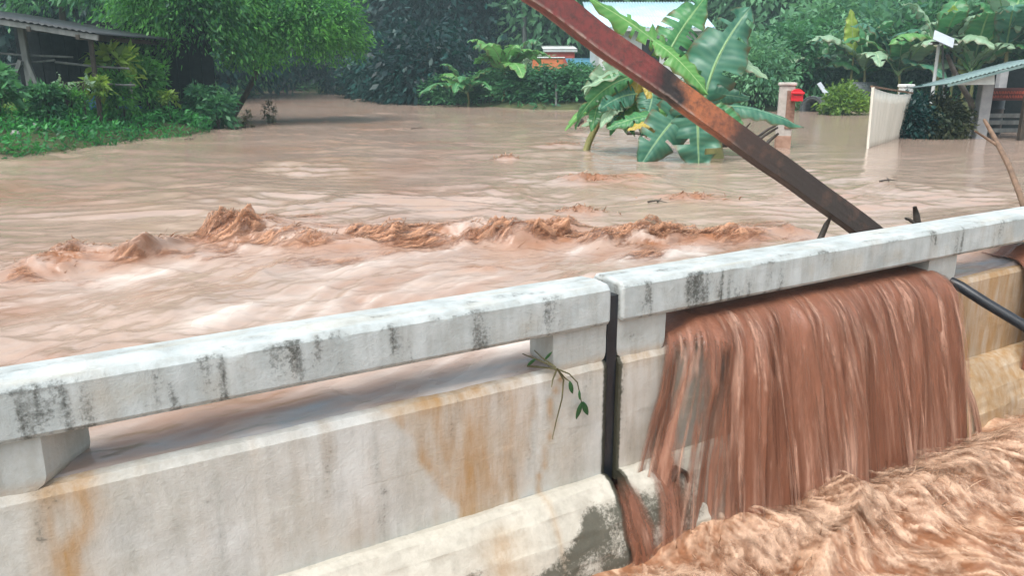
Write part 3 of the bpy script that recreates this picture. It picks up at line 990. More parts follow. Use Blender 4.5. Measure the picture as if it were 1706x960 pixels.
def water_sheet(u0, u1, seed, du, speed, z0, layer, thin_left, parent):
    us = np.arange(u0, u1, du)
    ns = 120
    # path: flat through the opening, then free fall
    s = np.linspace(0, 1, ns)
    Ug, S = np.meshgrid(us, s, indexing='ij')
    sp = speed * (1 + 0.22 * pn(us * 1.7, us * 0, seed) + 0.10 * pn(us * 6, us * 0, seed + 1)) * (1 + 0.07 * layer)
    edge = sst(u0, u0 + 0.22, us) * sst(u1, u1 - 0.18, us)
    sp = sp * (0.35 + 0.65 * edge)
    ztop = z0 + 0.020 * pn(us * 2.1, us * 0, seed + 2) - 0.055 * (1 - edge) + 0.004 * layer
    f = np.clip((S - 0.16) / 0.84, 0, 1)
    T = f * math.sqrt(2 * 1.12 / 9.8)
    v = np.where(S < 0.16, 0.24 - S / 0.16 * 0.22, 0.02 - sp[:, None] * T)
    z = np.where(S < 0.16, ztop[:, None] + 0.015 * (1 - S / 0.16), ztop[:, None] - 4.9 * T * T)
    # folds running down the sheet, unevenly spaced
    ls = 37 * layer
    uu = Ug + 0.16 * pn(Ug * 1.4, f * 0.5, seed + 3) + 0.02 * pn(Ug * 7, f * 1.8, seed + 15 + ls)
    am_ = np.clip(0.6 + 0.8 * pn(Ug * 1.9, f * 0.8, seed + 16), 0.1, 1.4)
    fold = 0.045 * ridged(uu * 2.0, f * 0.5 + 0 * uu, seed + 4, 2, 0.5) + am_ * (0.028 * (1 - 2 * np.abs(pn(uu * 6.0, f * 0.7, seed + 5 + ls))) + 0.010 * fbm(uu * 17, f * 1.5, seed + 6 + ls, 3))
    wgt = 0.10 + 1.1 * sst(0.0, 0.35, f)
    v = v - fold * wgt - 0.020 * layer * f
    z = z + 0.35 * fold * (0.35 + 0.3 * f) * (S > 0.1)
    fan = 0.11 * f ** 1.3 * np.clip((Ug - 1.35) / 1.0, -1, 1) - 0.22 * f ** 1.4 * sst(u0 + 0.55, u0, Ug)
    Uo = Ug + fan + 0.03 * pn(Ug * 5, f * 1.2, seed + 8) * f
    P = WB + Uo[..., None] * WD + v[..., None] * WM
    P[..., 2] += z
    st = fbm(uu * 20, f * 1.6, seed + 11 + ls, 4, 0.62)
    foam = np.clip(0.02 + 0.60 * st + 0.30 * fbm(uu * 5, f * 0.6, seed + 12, 2) + 0.30 * sst(0.70, 1, f), 0, 1) * sst(0.12, 0.3, S)
    foam = np.clip(foam + 1.1 * np.clip(fbm(uu * 60, f * 12, seed + 13 + ls, 2) - 0.5, 0, 1) * sst(0.05, 0.25, f) + 0.6 * np.clip(pn(uu * 16, f * 0.9, seed + 14) - 0.35, 0, 1), 0, 1)  # the fine short dashes are glints painted into the foam mask
    # thin at both sides and, on the left, low down; torn towards the foot
    body = sst(u0 - 0.005, u0 + 0.03, Ug) * sst(u1 + 0.005, u1 - 0.05, Ug)
    thin = 1.05 * sst(u0 + 0.50, u0 + 0.10, Ug) * sst(0.05, 0.40, f) if thin_left else 0.35 * sst(0.1, 0.5, f) + 0 * Ug
    thin = thin + 0.8 * sst(u1 - 0.15, u1, Ug) * sst(0.1, 0.6, f) + 0.35 * sst(0.75, 1.0, f)
    if layer == 0:
        al = body * np.clip(1.25 - thin * (0.85 - 1.1 * st), 0, 1)
    else:
        al = body * np.clip(-0.05 + 1.0 * st + 0.3 * pn(Ug * 2.5, f, seed + 17 + layer) - 0.4 * thin, 0, 0.85) * sst(0.16, 0.34, S)
        foam = np.clip(foam + 0.12, 0, 1)
    me = mesh('sheet' if layer == 0 else 'veil', P.reshape(-1, 3), grid_faces(len(us), ns), m_fall, True, {'foam': foam, 'alpha': al})
    return link('sheet' if layer == 0 else 'veil', me, parent)


def waterfall(u0, u1, label, seed, thin_left=True, du=0.0052, speed=0.62, z0=0.622, veils=2):
    t = thing('waterfall', label, 'waterfall')
    for k in range(veils + 1):
        water_sheet(u0, u1, seed, du, speed, z0, k, thin_left, t)
    return t


waterfall(0.345, 2.47, 'broad curtain of muddy brown water pouring under the right rail', 400)
waterfall(3.25, 4.5, 'second sheet of brown water pouring over the wall at the right edge', 430, False, 0.006, 0.5, 0.61, 1)


def runlet(path, wid, label, seed, foam=0.3):
    """narrow stream clinging to the wall"""
    path = np.array(path, float)
    k = 60
    tt = np.linspace(0, 1, k)
    tp = np.linspace(0, 1, len(path))
    C = np.stack([np.interp(tt, tp, path[:, i]) for i in range(3)], -1)
    n = 26
    c = np.linspace(-1, 1, n)
    w = wid * (0.55 + 0.9 * tt) * (1 + 0.35 * pn(tt * 6, tt * 0, seed))
    Ug = C[:, None, 0] + c[None] * w[:, None] + 0.012 * pn(tt * 7, tt * 0 + 3, seed)[:, None] * tt[:, None]
    Vg = C[:, None, 1] - (1 - c[None] ** 2) * 0.010 - 0.005 * fbm(c[None] * 2.5 + 0 * tt[:, None], tt[:, None] * 3, seed, 3)
    Zg = C[:, None, 2] + 0 * c[None]
    P = WB + Ug[..., None] * WD + Vg[..., None] * WM
    P[..., 2] += Zg
    fo = np.clip(foam + 0.5 * fbm(c[None] * 3 + 0 * tt[:, None], tt[:, None] * 3, seed + 1, 3), 0, 1)
    al = np.clip((1 - c[None] ** 2) * 1.3 * (0.70 + 0.35 * fbm(c[None] * 4 + 0 * tt[:, None], tt[:, None] * 2.5, seed + 2, 3)) * sst(0, 0.25, tt)[:, None], 0, 0.85)
    o = link('wall_runlet', mesh('wall_runlet', P.reshape(-1, 3), grid_faces(k, n), m_fall, True, {'foam': fo, 'alpha': al}))
    return tag(o, label, 'water stream', 'narrow streams running down the parapet')


KZ, KV = np.array([q[1] for q in KERB[1:8]])[::-1], np.array([q[0] for q in KERB[1:8]])[::-1]


def hug(u0, u1, z0, z1, k=14, off=0.012):
    """path down the face of wall and kerb"""
    zz = np.linspace(z0, z1, k)
    return [(u0 + (u1 - u0) * (i / (k - 1)) ** 1.3, (float(np.interp(z, KZ, KV)) if z < 0 else -0.024) - off, z) for i, z in enumerate(zz)]


runlet([(0.355, 0.05, 0.60), (0.352, 0.0, 0.56)] + hug(0.35, 0.18, 0.50, -0.48), 0.075, 'narrow brown stream left of the waterfall, clinging to the wall', 450, 0.2)
runlet(hug(0.04, 0.085, 0.02, -0.48), 0.095, 'brown trickle spilling from the dark joint between the parapets', 455, 0.1)
runlet([(2.52, 0.0, 0.52)] + hug(2.53, 2.62, 0.46, -0.45), 0.03, 'thin ochre stream right of the waterfall beside the hose', 458, 0.6)

# churned water on the deck
pu = np.concatenate([np.arange(-2.2, -0.5, 0.03), np.arange(-0.5, 3.2, 0.012), np.arange(3.2, 7.0, 0.04)])
pv = np.concatenate([np.arange(-3.6, -1.9, 0.03), np.arange(-1.9, 0.05, 0.012)])
U, Vv = np.meshgrid(pu, pv, indexing='ij')


def fan_coords(u, v, k=0):
    du_, dv_ = u - 1.2, v - 1.1
    rad, th = np.hypot(du_, dv_), np.arctan2(du_, -dv_)
    th = th + 0.10 * pn(u * 1.8, v * 1.8, 503 + k) + 0.05 * pn(u * 4.5, v * 4.5, 504 + k)
    return rad, th


def pool_z(u, v):
    edge = sst(-1.0, 0.1, u)
    hit = np.exp(-((v + 0.50) / 0.20) ** 2) * sst(-0.15, 0.3, u)
    wu, wv = u + 0.2 * pn(u * 1.6, v * 1.6, 501), v + 0.2 * pn(u * 1.6, v * 1.6, 502)
    rr = ridged(wu * 1.4, wv * 1.4, 500, 2, 0.5)
    rad, th = fan_coords(u, v)
    sr = ridged(rad * 0.9, th * 7, 506, 3, 0.55)
    fine = 0.8 * fbm(rad * 4.5, th * 28, 509, 5, 0.7) + 0.4 * fbm(u * 6, v * 6, 511, 4, 0.6)
    z = POOL + edge * (0.04 + hit * (0.05 + 0.03 * rr)) + (0.046 * rr + 0.014 * sr + 0.003 * fine) * (0.25 + 0.75 * edge)
    z = z + 0.10 * sst(-0.60, -1.5, v) * edge * (0.6 + 0.5 * pn(u * 1.1, v * 1.2, 507)) * sst(3.0, 1.2, u) - 0.05 * sst(1.0, 2.6, u)
    fo = np.clip(0.10 + 0.18 * rr + 0.20 * sr + 0.85 * fine + 0.25 * hit - 0.25 * (1 - edge), 0, 1)
    return z - 0.25 * sst(-0.4, -1.5, u), fo


PZ, PF = pool_z(U, Vv)
P = WB + U[..., None] * WD + Vv[..., None] * WM
P[..., 2] += PZ
o = link('deck_water', mesh('deck_water', P.reshape(-1, 3), grid_faces(len(pu), len(pv)), m_pool, True, {'foam': PF}))
tag(o, 'foaming brown water churning over the bridge deck', 'water', kind='structure')

# foam strands over it: thin shells, torn along the flow
fu, fv = np.arange(-0.8, 3.4, 0.011), np.arange(-1.75, -0.22, 0.010)
U, Vv = np.meshgrid(fu, fv, indexing='ij')
Vs, Fs, fo, alp = [], [], [], []
z0_, _ = pool_z(U, Vv)
ed = sst(-0.7, 0.0, U)
hit = np.exp(-((Vv + 0.50) / 0.22) ** 2)
for k in range(6):
    rad, th = fan_coords(U, Vv, 20 * k)
    st_ = 0.75 * fbm(rad * 4.5, th * 26, 520 + 9 * k, 5, 0.72) + 0.45 * fbm(U * 5 + 0.4 * pn(U * 4, Vv * 4, 525 + k), Vv * 5, 550 + k, 4, 0.6)
    lump = np.clip(0.45 + 0.9 * pn(U * 2.3, Vv * 2.3, 530 + k), 0, 1.4)
    lift = ed * (0.007 + 0.013 * k) * lump * (1 + 0.22 * st_) * (1 + 1.3 * hit)
    P = WB + U[..., None] * WD + (Vv - 0.6 * lift)[..., None] * WM
    P[..., 2] += z0_ + lift
    Vs.append(P.reshape(-1, 3))
    Fs.append(grid_faces(len(fu), len(fv)) + k * U.size)
    fo.append(np.clip(0.30 + 0.10 * k + 0.9 * st_ + 0.25 * pn(U * 2.0, Vv * 2.0, 545 + k), 0, 1).ravel())
    alp.append(np.clip((0.16 - 0.08 * min(k, 4) + 0.75 * st_ + 0.32 * hit) * np.clip(lump * 1.3, 0, 1) * ed * sst(-0.22, -0.32, Vv), 0, 0.9).ravel())
Vs, Fs, fo, alp = np.concatenate(Vs), np.concatenate(Fs), np.concatenate(fo), np.concatenate(alp)
Fs = Fs[alp[Fs].max(1) > 0.02]
tag(link('deck_foam', mesh('deck_foam', Vs, Fs, m_foam, True, {'foam': fo, 'alpha': alp})), 'streaming tan foam fanning out from the foot of the waterfall', 'foam', None, 'stuff')

rs = np.random.RandomState(21)


def pool_spray(n, ulo, uhi, vm, vs, vel, seed, wid, label, T=(0.06, 0.2), foam=0.6):
    u = rs.uniform(ulo, uhi, n)
    v = np.clip(rs.normal(vm, vs, n), -3, -0.24)
    keep = rs.rand(n) < np.clip(0.45 + 0.9 * fbm(u * 2.6, v * 2.6, seed, 3), 0.03, 1)
    u, v = u[keep], v[keep]
    n = len(u)
    z = pool_z(u, v)[0] - 0.012
    P = WB + u[:, None] * WD + v[:, None] * WM
    P[:, 2] += z
    ang = np.arctan2(u - 1.2, -(v - 1.1)) + rs.normal(0, 0.25, n)
    spd = np.abs(rs.normal(vel[1], 0.35, n))
    Vu, Vn, Vz = spd * np.sin(ang), -spd * np.cos(ang), rs.gamma(2.0, vel[2] / 2, n) + 0.02
    Vel = Vu[:, None] * WD + Vn[:, None] * WM
    Vel[:, 2] += Vz
    tongues('deck_spray', P, Vel, rs.uniform(T[0], T[1], n), rs.uniform(wid[0], wid[1], n), m_splash, seed, foam, label=label, cat='spray')


pool_spray(2500, 0.0, 3.6, -0.55, 0.10, (0.0, -0.6, 0.6), 600, (0.0015, 0.0045), 'ragged fringe of foam where the waterfall strikes the deck', (0.03, 0.09), 0.9)
pool_spray(1500, -0.3, 3.6, -1.0, 0.38, (0.05, -1.4, 0.30), 610, (0.0015, 0.004), 'feathery tan foam strands spreading over the deck water', (0.04, 0.10), 0.95)

# ------------------------------------------------------------------ vegetation builders
def unit(a):
    return a / (np.linalg.norm(a, axis=-1, keepdims=True) + 1e-9)


def leaves_geo(P, Dr, L, Wd, rs):
    """one folded four-cornered leaf per point"""
    n = len(P)
    Dr = unit(Dr)
    S = unit(np.cross(Dr, rs.normal(0, 1, (n, 3)) * 0.7 + np.array([0, 0, 1.0])))
    N = np.cross(S, Dr)
    L, Wd = np.broadcast_to(L, (n,))[:, None], np.broadcast_to(Wd, (n,))[:, None]
    mid = P + Dr * L * 0.42
    V = np.stack([P, mid + S * Wd * .5 - N * Wd * .12, P + Dr * L - N * L * 0.12, mid - S * Wd * .5 - N * Wd * .12], 1)
    return V.reshape(-1, 3)


def crown_geo(seed, R, nb, per, leaf, wratio=0.45, droop=0.25, spread=0.10, zlo=-0.45, inner=0.25, lobes=0.35):
    rs = np.random.RandomState(seed)
    R = np.array(R, float)
    z = rs.uniform(zlo, 1, nb)
    a = rs.uniform(0, 2 * np.pi, nb)
    d = np.stack([np.sqrt(1 - z * z) * np.cos(a), np.sqrt(1 - z * z) * np.sin(a), z], -1)
    lob = 1 - lobes + lobes * 1.6 * (0.5 + 0.5 * pn(d[:, 0] * 1.7 + 9, d[:, 1] * 1.7 + d[:, 2] * 1.3, seed)) * rs.uniform(0.75, 1.15, nb)
    E = d * R * lob[:, None]
    tau = rs.uniform(0.0, 1, (nb, per)) ** 0.55
    tau = inner + (1 - inner) * tau
    P = E[:, None] * tau[..., None]
    P = P + rs.normal(0, 1, P.shape) * spread * R.mean() * (0.35 + 0.65 * tau[..., None])
    P[..., 2] -= droop * R.mean() * (tau ** 2.5) * (1.0 - 0.4 * d[:, None, 2])
    Dr = unit(d)[:, None] * 0.8 + rs.normal(0, 0.55, P.shape)
    Dr[..., 2] -= droop * 1.8
    n = nb * per
    sz = leaf * rs.uniform(0.45, 1.35, n) * np.repeat(rs.uniform(0.75, 1.25, nb), per)
    V = leaves_geo(P.reshape(-1, 3), Dr.reshape(-1, 3), sz, sz * wratio, rs)
    F = np.arange(n * 4).reshape(-1, 4)
    rnd = np.clip(0.75 * np.repeat(rs.rand(nb) ** 1.3, per) + 0.30 * rs.rand(n), 0, 1)
    return V, F, np.repeat(rnd, 4), E


def crown_mesh(name, mat, seed, R, nb, per, leaf, **kw):
    V, F, r, E = crown_geo(seed, R, nb, per, leaf, **kw)
    return mesh(name, V, F, mat, False, {'rnd': r}), E


def trunk_mesh(name, mat, base, cen, E, r0, seed, limbs=7, lean=(0, 0)):
    rs = np.random.RandomState(seed)
    b, c = np.array(base, float), np.array(cen, float)
    t = np.linspace(0, 1, 9)[:, None]
    P = b + (c - b) * t + np.array([lean[0], lean[1], 0]) * (t * (1 - t)) + rs.normal(0, r0 * 0.35, (9, 3)) * (t > 0.05)
    mb = MB().tube(P, np.linspace(r0 * 1.25, r0 * 0.45, 9), 8, 0.15, seed)
    for k in range(limbs):
        e = c + E[rs.randint(len(E))] * rs.uniform(0.5, 0.8)
        s = P[rs.randint(4, 9)]
        tt = np.linspace(0, 1, 6)[:, None]
        Q = s + (e - s) * tt + np.array([0, 0, 0.12]) * np.linalg.norm(e - s) * tt * (1 - tt) * 2
        mb.tube(Q, np.linspace(r0 * 0.45, r0 * 0.08, 6), 6, 0.1, seed + k)
    return mb.mesh(name, mat, True)


def tree_proto(mat, seed, H, R, nb, per, leaf, r0=0.18, cz=0.55, bark=None, limbs=7, lean=(0, 0), **kw):
    cr, E = crown_mesh('crown', mat, seed, R, nb, per, leaf, **kw)
    V = np.array([0, 0, H * cz])
    cr.transform(Matrix.Translation(Vector(V + np.array([lean[0], lean[1], 0]))))
    tr = trunk_mesh('trunk', bark or m_bark, (0, 0, -0.3), V + np.array([lean[0], lean[1], 0.15 * R[2]]), E, r0, seed, limbs)
    return tr, cr


def put_tree(name, proto, loc, rot, scale, label, cat='tree', group=None):
    t = thing(name, label, cat, loc, rot, group)
    t.scale = (scale[0], scale[0], scale[1]) if not np.isscalar(scale) else (scale,) * 3
    link('trunk' if cat == 'tree' else 'stem', proto[0], t)
    link('crown' if cat == 'tree' else 'foliage', proto[1], t)
    return t


def gpos(px, D, dz=-0.05):
    """foot of a plant on the ground in the line of sight of picture column px, D metres ahead"""
    x = (px - 853) / F_PX * D * CP
    # a column of the picture leans a little with height; near the horizon it is x / D = (px - 853) / (F / cos)
    x = (px - 853) * CP / F_PX * D
    return (x, D, float(ground_z(np.array([x]), np.array([D]))[0]) + dz)


# ------------------------------------------------------------------ forest behind
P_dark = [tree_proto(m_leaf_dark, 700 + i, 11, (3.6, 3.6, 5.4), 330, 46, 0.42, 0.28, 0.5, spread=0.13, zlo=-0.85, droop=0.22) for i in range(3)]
P_pale = [tree_proto(m_leaf_pale, 710 + i, 10, (3.3, 3.3, 4.8), 300, 46, 0.40, 0.24, 0.5, spread=0.14, zlo=-0.8, droop=0.25) for i in range(2)]
P_mid = [tree_proto(m_leaf_mid, 720 + i, 8, (2.7, 2.7, 3.8), 280, 46, 0.32, 0.2, 0.52, spread=0.14, zlo=-0.8, droop=0.25) for i in range(2)]
rs = np.random.RandomState(5)
dark_spots = [(405, 62, 'beside the pale green tree over the river bend'), (470, 58, 'where the river bends out of sight'), (545, 54, 'right of the river bend'), (612, 50, 'in the darkest stretch of the far bank'),
              (680, 47, 'left of the small banana plants'), (742, 45, 'just behind the small banana plants'), (815, 46, 'behind the taller small banana plant'), (880, 50, 'behind the white flowering spot left of the orange house'),
              (-60, 30, 'behind the shelter at the left edge'), (40, 33, 'behind the shelter roof'), (130, 30, 'between the shelter and the pale tree'), (215, 33, 'behind the pale tree, left side'), (300, 36, 'behind the pale tree, middle'), (375, 42, 'behind the pale tree, right side')]
for i, (px, D, w) in enumerate(dark_spots):
    put_tree('forest_tree', P_dark[i % 3], gpos(px, D), rs.uniform(0, 6), (rs.uniform(0.95, 1.15), rs.uniform(0.95, 1.2)), 'dark bluish green forest tree ' + w, 'tree', 'dark forest trees on the far bank')
for i, (px, D) in enumerate([(350, 70), (440, 74), (530, 70), (625, 68), (720, 66), (810, 66), (900, 66), (-130, 40), (-20, 46), (90, 46), (190, 48), (290, 52), (960, 62)]):
    put_tree('forest_tree', P_dark[(i + 1) % 3], gpos(px, D), rs.uniform(0, 6), (1.25, 1.3), 'tall dark tree in the back row of the forest left of the red beam', 'tree', 'back row of the dark forest')
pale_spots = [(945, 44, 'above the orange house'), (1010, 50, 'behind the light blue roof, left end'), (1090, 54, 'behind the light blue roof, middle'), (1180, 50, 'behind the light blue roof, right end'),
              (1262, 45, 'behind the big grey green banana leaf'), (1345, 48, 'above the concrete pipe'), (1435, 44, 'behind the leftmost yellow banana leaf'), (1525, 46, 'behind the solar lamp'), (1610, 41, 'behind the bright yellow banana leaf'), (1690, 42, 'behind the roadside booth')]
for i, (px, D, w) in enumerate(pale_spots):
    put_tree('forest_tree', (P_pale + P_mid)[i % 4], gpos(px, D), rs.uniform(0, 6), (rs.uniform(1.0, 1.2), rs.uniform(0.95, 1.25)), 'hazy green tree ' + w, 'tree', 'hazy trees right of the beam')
for i, (px, D) in enumerate([(1000, 70), (1080, 68), (1170, 70), (1260, 66), (1350, 68), (1440, 64), (1530, 66), (1620, 62), (1710, 60), (1790, 50)]):
    put_tree('forest_tree', P_dark[i % 3], gpos(px, D), rs.uniform(0, 6), (1.3, 1.4), 'tall misty tree in the back row of the wood on the right', 'tree', 'back row of the wood on the right')

# bushes along the far bank
P_bush_d = [tree_proto(m_leaf_dark, 740 + i, 2.6, (1.7, 1.5, 1.5), 130, 40, 0.24, 0.06, 0.5, spread=0.15, zlo=-0.7, droop=0.3) for i in range(2)]
P_bush_m = [tree_proto(m_leaf_mid, 745 + i, 2.0, (1.15, 1.05, 1.15), 130, 42, 0.17, 0.05, 0.5, spread=0.15, zlo=-0.7, droop=0.25) for i in range(2)]
P_bush_p = [tree_proto(m_leaf_pale, 750 + i, 2.0, (1.2, 1.1, 1.2), 150, 42, 0.17, 0.05, 0.5, spread=0.16, zlo=-0.7, droop=0.3) for i in range(2)]
for i, (px, D, w) in enumerate([(575, 44, 'overhanging the water right of the river bend'), (622, 38, 'on the darkest part of the far waterline'), (668, 34, 'two bushes left of the small banana plants'), (708, 31, 'touching the small banana plants on their left')]):
    put_tree('bush', P_bush_d[i % 2], gpos(px, D + 0.5), i * 2.1, 1.0 + 0.1 * i, 'dark bush ' + w, 'bush', 'bushes hanging over the far waterline')
for i, (px, D, s, w) in enumerate([(905, 27.6, 1.0, 'right of the small banana plants'), (925, 28.2, 0.85, 'below the orange house'), (957, 27.4, 1.1, 'between the orange house and the blue roof'), (990, 28, 0.75, 'at the head of the white path, left of the beam'), (752, 30.2, 1.0, 'left of the leftmost small banana plant'), (812, 29.6, 0.9, 'between the two small banana plants'), (868, 28.4, 0.95, 'touching the taller small banana plant')]):
    put_tree('bush', P_bush_m[i % 2], gpos(px, D), i * 1.7, (s, s * 0.58), 'leafy green bush ' + w, 'bush', 'green bushes at the middle of the far bank')
for i, (px, D, s, w) in enumerate([(1215, 27, 1.1, 'behind the big upright banana leaf'), (1262, 25.5, 1.0, 'left of the red mailbox'), (1318, 28, 1.3, 'behind the red mailbox'), (1372, 30, 1.4, 'above the concrete pipe'), (1430, 28.5, 1.3, 'left of the white gate'), (1485, 28, 1.5, 'behind the white gate post'), (1545, 27.5, 1.6, 'behind the foot of the solar lamp'), (1605, 27, 1.6, 'left of the booth, under the banana leaves'), (1665, 26.5, 1.9, 'behind the booth'), (1395, 31, 1.9, 'highest above the concrete pipe')]):
    put_tree('bush', (P_bush_p + P_bush_m)[i % 4], gpos(px, D), i * 2.3, s, 'pale green bush ' + w, 'bush', 'pale bushes beyond the flooded yard')
py_ = tree_proto(m_leaf_yel, 760, 1.0, (0.78, 0.6, 0.52), 90, 42, 0.12, 0.03, 0.42, spread=0.13, zlo=-0.5, droop=0.2)
put_tree('bush', py_, (gpos(1412, 23.0)[0], 23.0, WATER - 0.08), 0.4, 1.0, 'low yellow green bush at the water edge between the pipe and the white gate', 'bush')
P_shr = tree_proto(m_leaf_brown, 765, 1.0, (0.62, 0.5, 0.48), 110, 40, 0.10, 0.03, 0.5, spread=0.15, zlo=-0.7, droop=0.15)
P_shr2 = tree_proto(m_leaf_dark, 766, 1.0, (0.55, 0.45, 0.5), 110, 40, 0.10, 0.03, 0.5, spread=0.15, zlo=-0.7, droop=0.15)
for px, D, s, pr, w in [(1530, 14.9, 0.95, P_shr2, 'dark rounded shrub against the right end of the white gate'), (1582, 14.8, 0.9, P_shr, 'brownish green shrub between the white gate and the booth')]:
    x, y, _ = gpos(px, D)
    put_tree('bush', pr, (x, y, WATER - 0.12), 1.0, s, w, 'bush')

# ------------------------------------------------------------------ left bank: trees, shrubs, weeds
t_fresh = tree_proto(m_leaf_tree, 780, 4.9, (1.75, 1.5, 1.9), 460, 72, 0.115, 0.09, 0.62, wratio=0.34, droop=0.42, spread=0.075, zlo=-0.55, lobes=0.6)
put_tree('bank_tree', t_fresh, gpos(325, 18.2), 0.8, 1.0, 'bright green drooping tree standing on the grassy left bank', 'tree')
t_over = tree_proto(m_leaf_tree, 783, 4.0, (1.75, 1.5, 1.25), 460, 72, 0.11, 0.07, 0.60, wratio=0.36, droop=0.40, spread=0.075, zlo=-0.3, lobes=0.5, lean=(2.0, -0.4))
put_tree('bank_tree', t_over, gpos(358, 20.0), 0.0, 1.0, 'pale green tree leaning out over the river at the bend', 'tree')
t_up = tree_proto(m_leaf_mid, 786, 6.0, (1.6, 1.4, 2.1), 260, 46, 0.16, 0.09, 0.62, wratio=0.34, droop=0.4, spread=0.1, zlo=-0.6, lobes=0.5)
put_tree('bank_tree', t_up, gpos(232, 19.5), 2.0, 1.0, 'dim green tree between the shelter and the bright drooping tree', 'tree')
put_tree('bank_tree', t_up, gpos(120, 21.5), 4.0, 1.1, 'shadowy tree overhanging the shelter roof', 'tree')
P_s1 = tree_proto(m_leaf_mid, 790, 0.9, (0.34, 0.3, 0.38), 46, 26, 0.11, 0.018, 0.62, spread=0.15, zlo=-0.6)
P_s5 = tree_proto(m_leaf_tree, 794, 0.9, (0.34, 0.3, 0.40), 60, 30, 0.085, 0.018, 0.6, spread=0.15, zlo=-0.7)
P_s2 = tree_proto(m_leaf_white, 791, 0.9, (0.22, 0.2, 0.2), 7, 5, 0.09, 0.015, 0.75, spread=0.2, zlo=-0.4)
P_s3 = tree_proto(m_leaf_yel, 792, 0.9, (0.24, 0.2, 0.22), 18, 14, 0.12, 0.015, 0.7, spread=0.18, zlo=-0.4)
P_s4 = tree_proto(m_leaf_brown, 793, 0.8, (0.16, 0.16, 0.34), 24, 14, 0.07, 0.012, 0.5, spread=0.15, zlo=-0.8)
for px, D, s, pr, w in [(72, 13.6, 0.9, P_s1, 'leafy shrub right of the shelter post'), (104, 13.8, 1.1, P_s2, 'pale leaved young plant in front of the shelter'), (134, 14.0, 1.15, P_s2, 'pale leaved young plant on a thin dark stem'),
                        (158, 14.4, 1.1, P_s3, 'yellow green young plant beside the blue tarpaulin'), (-14, 13.0, 1.2, P_s1, 'leafy shrub cut by the left picture edge'), (198, 15.2, 1.8, P_s3, 'yellow green broad leaved sprout left of the drooping tree'), (275, 16.0, 0.8, P_s3, 'yellowish low sprout at the foot of the drooping tree'),
                        (64, 14.0, 0.8, P_s5, 'fresh green shrub covering the foot of the shelter post'), (112, 13.9, 0.85, P_s5, 'fresh green shrub before the middle of the shelter'), (188, 15.0, 1.2, P_s5, 'fresh green shrub at the right end of the shelter'), (240, 16.4, 1.5, P_s5, 'fresh green shrub left of the leaning trunk'), (355, 17.0, 1.2, P_s1, 'green shrub at the tip of the left bank'), (330, 17.3, 1.1, P_s1, 'green shrub at the foot of the bright tree')]:
    put_tree('shrub', pr, gpos(px, D), px * 0.1, s, w, 'shrub')
for px, py, s, w in [(382, 205, 0.75, 'drowned dark sprig nearest the left bank'), (413, 212, 0.8, 'bushy drowned sprig standing in the river off the left bank'), (450, 205, 1.0, 'drowned sprig farthest out from the left bank'), (368, 190, 0.9, 'drowned sprig behind the tip of the left bank')]:
    p = onz(px, py)
    put_tree('shrub', P_s4, (p[0], p[1], WATER - 0.15), px * 0.3, s, w, 'shrub', 'half drowned sprigs off the left bank')

rs = np.random.RandomState(31)


def ground_leaves(name, mat, n, xr, yr, sdr, hgt, leaf, label, seed, up=1.0, wr=0.35):
    x, y = rs.uniform(*xr, n), rs.uniform(*yr, n)
    sd = shore_sd(x, y)
    dens = 0.5 + 0.8 * fbm(x * 1.2, y * 1.2, seed, 3)
    k = (sd > sdr[0]) & (sd < sdr[1]) & (rs.rand(n) < dens + 0.25)
    x, y = x[k], y[k]
    n = len(x)
    h = hgt * rs.rand(n) ** 1.2 * np.clip(0.7 + 0.7 * pn(x * 1.5, y * 1.5, seed + 3), 0.15, 1.5)
    P = np.stack([x, y, np.maximum(ground_z(x, y), WATER - 0.03) + h], -1)
    Dr = rs.normal(0, 0.7, (n, 3))
    Dr[:, 2] = up * rs.uniform(0.0, 1.0, n)
    sz = leaf * rs.uniform(0.6, 1.4, n)
    V = leaves_geo(P, Dr, sz, sz * wr, rs)
    r = np.clip(0.3 + 0.5 * h / hgt + rs.normal(0, 0.15, n), 0, 1)
    o = link(name, mesh(name, V, np.arange(4 * n).reshape(-1, 4), mat, False, {'rnd': np.repeat(r, 4)}))
    return tag(o, label, 'vegetation', None, 'stuff')


ground_leaves('bank_weeds', m_grass, 90000, (-14, -4.0), (9, 24), (-0.15, 2.6), 0.34, 0.10, 'lush green creeping weeds covering the edge of the left bank', 801)
ground_leaves('lawn_grass', m_lawn, 60000, (-16, -4.5), (11, 26), (2.2, 9), 0.05, 0.10, 'short yellowish grass of the yard by the shelter', 805, 2.0, 0.12)
ground_leaves('far_undergrowth', m_leaf_mid, 40000, (-18, 24), (24, 60), (-0.2, 5), 0.5, 0.22, 'low green undergrowth along the far bank', 809)
for px, py, s, w in [(60, 243, 0.10, 'pale stone among the weeds at the lower left waterline'), (182, 208, 0.09, 'pale stone on the bank left of the drooping tree'), (30, 250, 0.08, 'small pale stone left on the muddy waterline')]:
    p = onz(px, py)
    z = float(ground_z(np.array([p[0]]), np.array([p[1]]))[0])
    V = unit(np.random.RandomState(px).normal(0, 1, (1, 3)))
    th, ph = np.meshgrid(np.linspace(0, np.pi, 9), np.linspace(0, 2 * np.pi, 13)[:-1], indexing='ij')
    S = np.stack([np.sin(th) * np.cos(ph), np.sin(th) * np.sin(ph), np.cos(th) * 0.65], -1).reshape(-1, 3)
    S *= (1 + 0.3 * pn(S[:, 0] * 2 + px, S[:, 1] * 2 + S[:, 2], px))[:, None]
    f = [(i * 12 + k, i * 12 + (k + 1) % 12, i * 12 + 12 + (k + 1) % 12, i * 12 + 12 + k) for i in range(8) for k in range(12)]
    o = link('stone', mesh('stone', S * s, f, m_stone, True), None, (p[0], p[1], max(z, WATER) + s * 0.3))
    tag(o, w, 'stone', 'pale stones on the left bank')


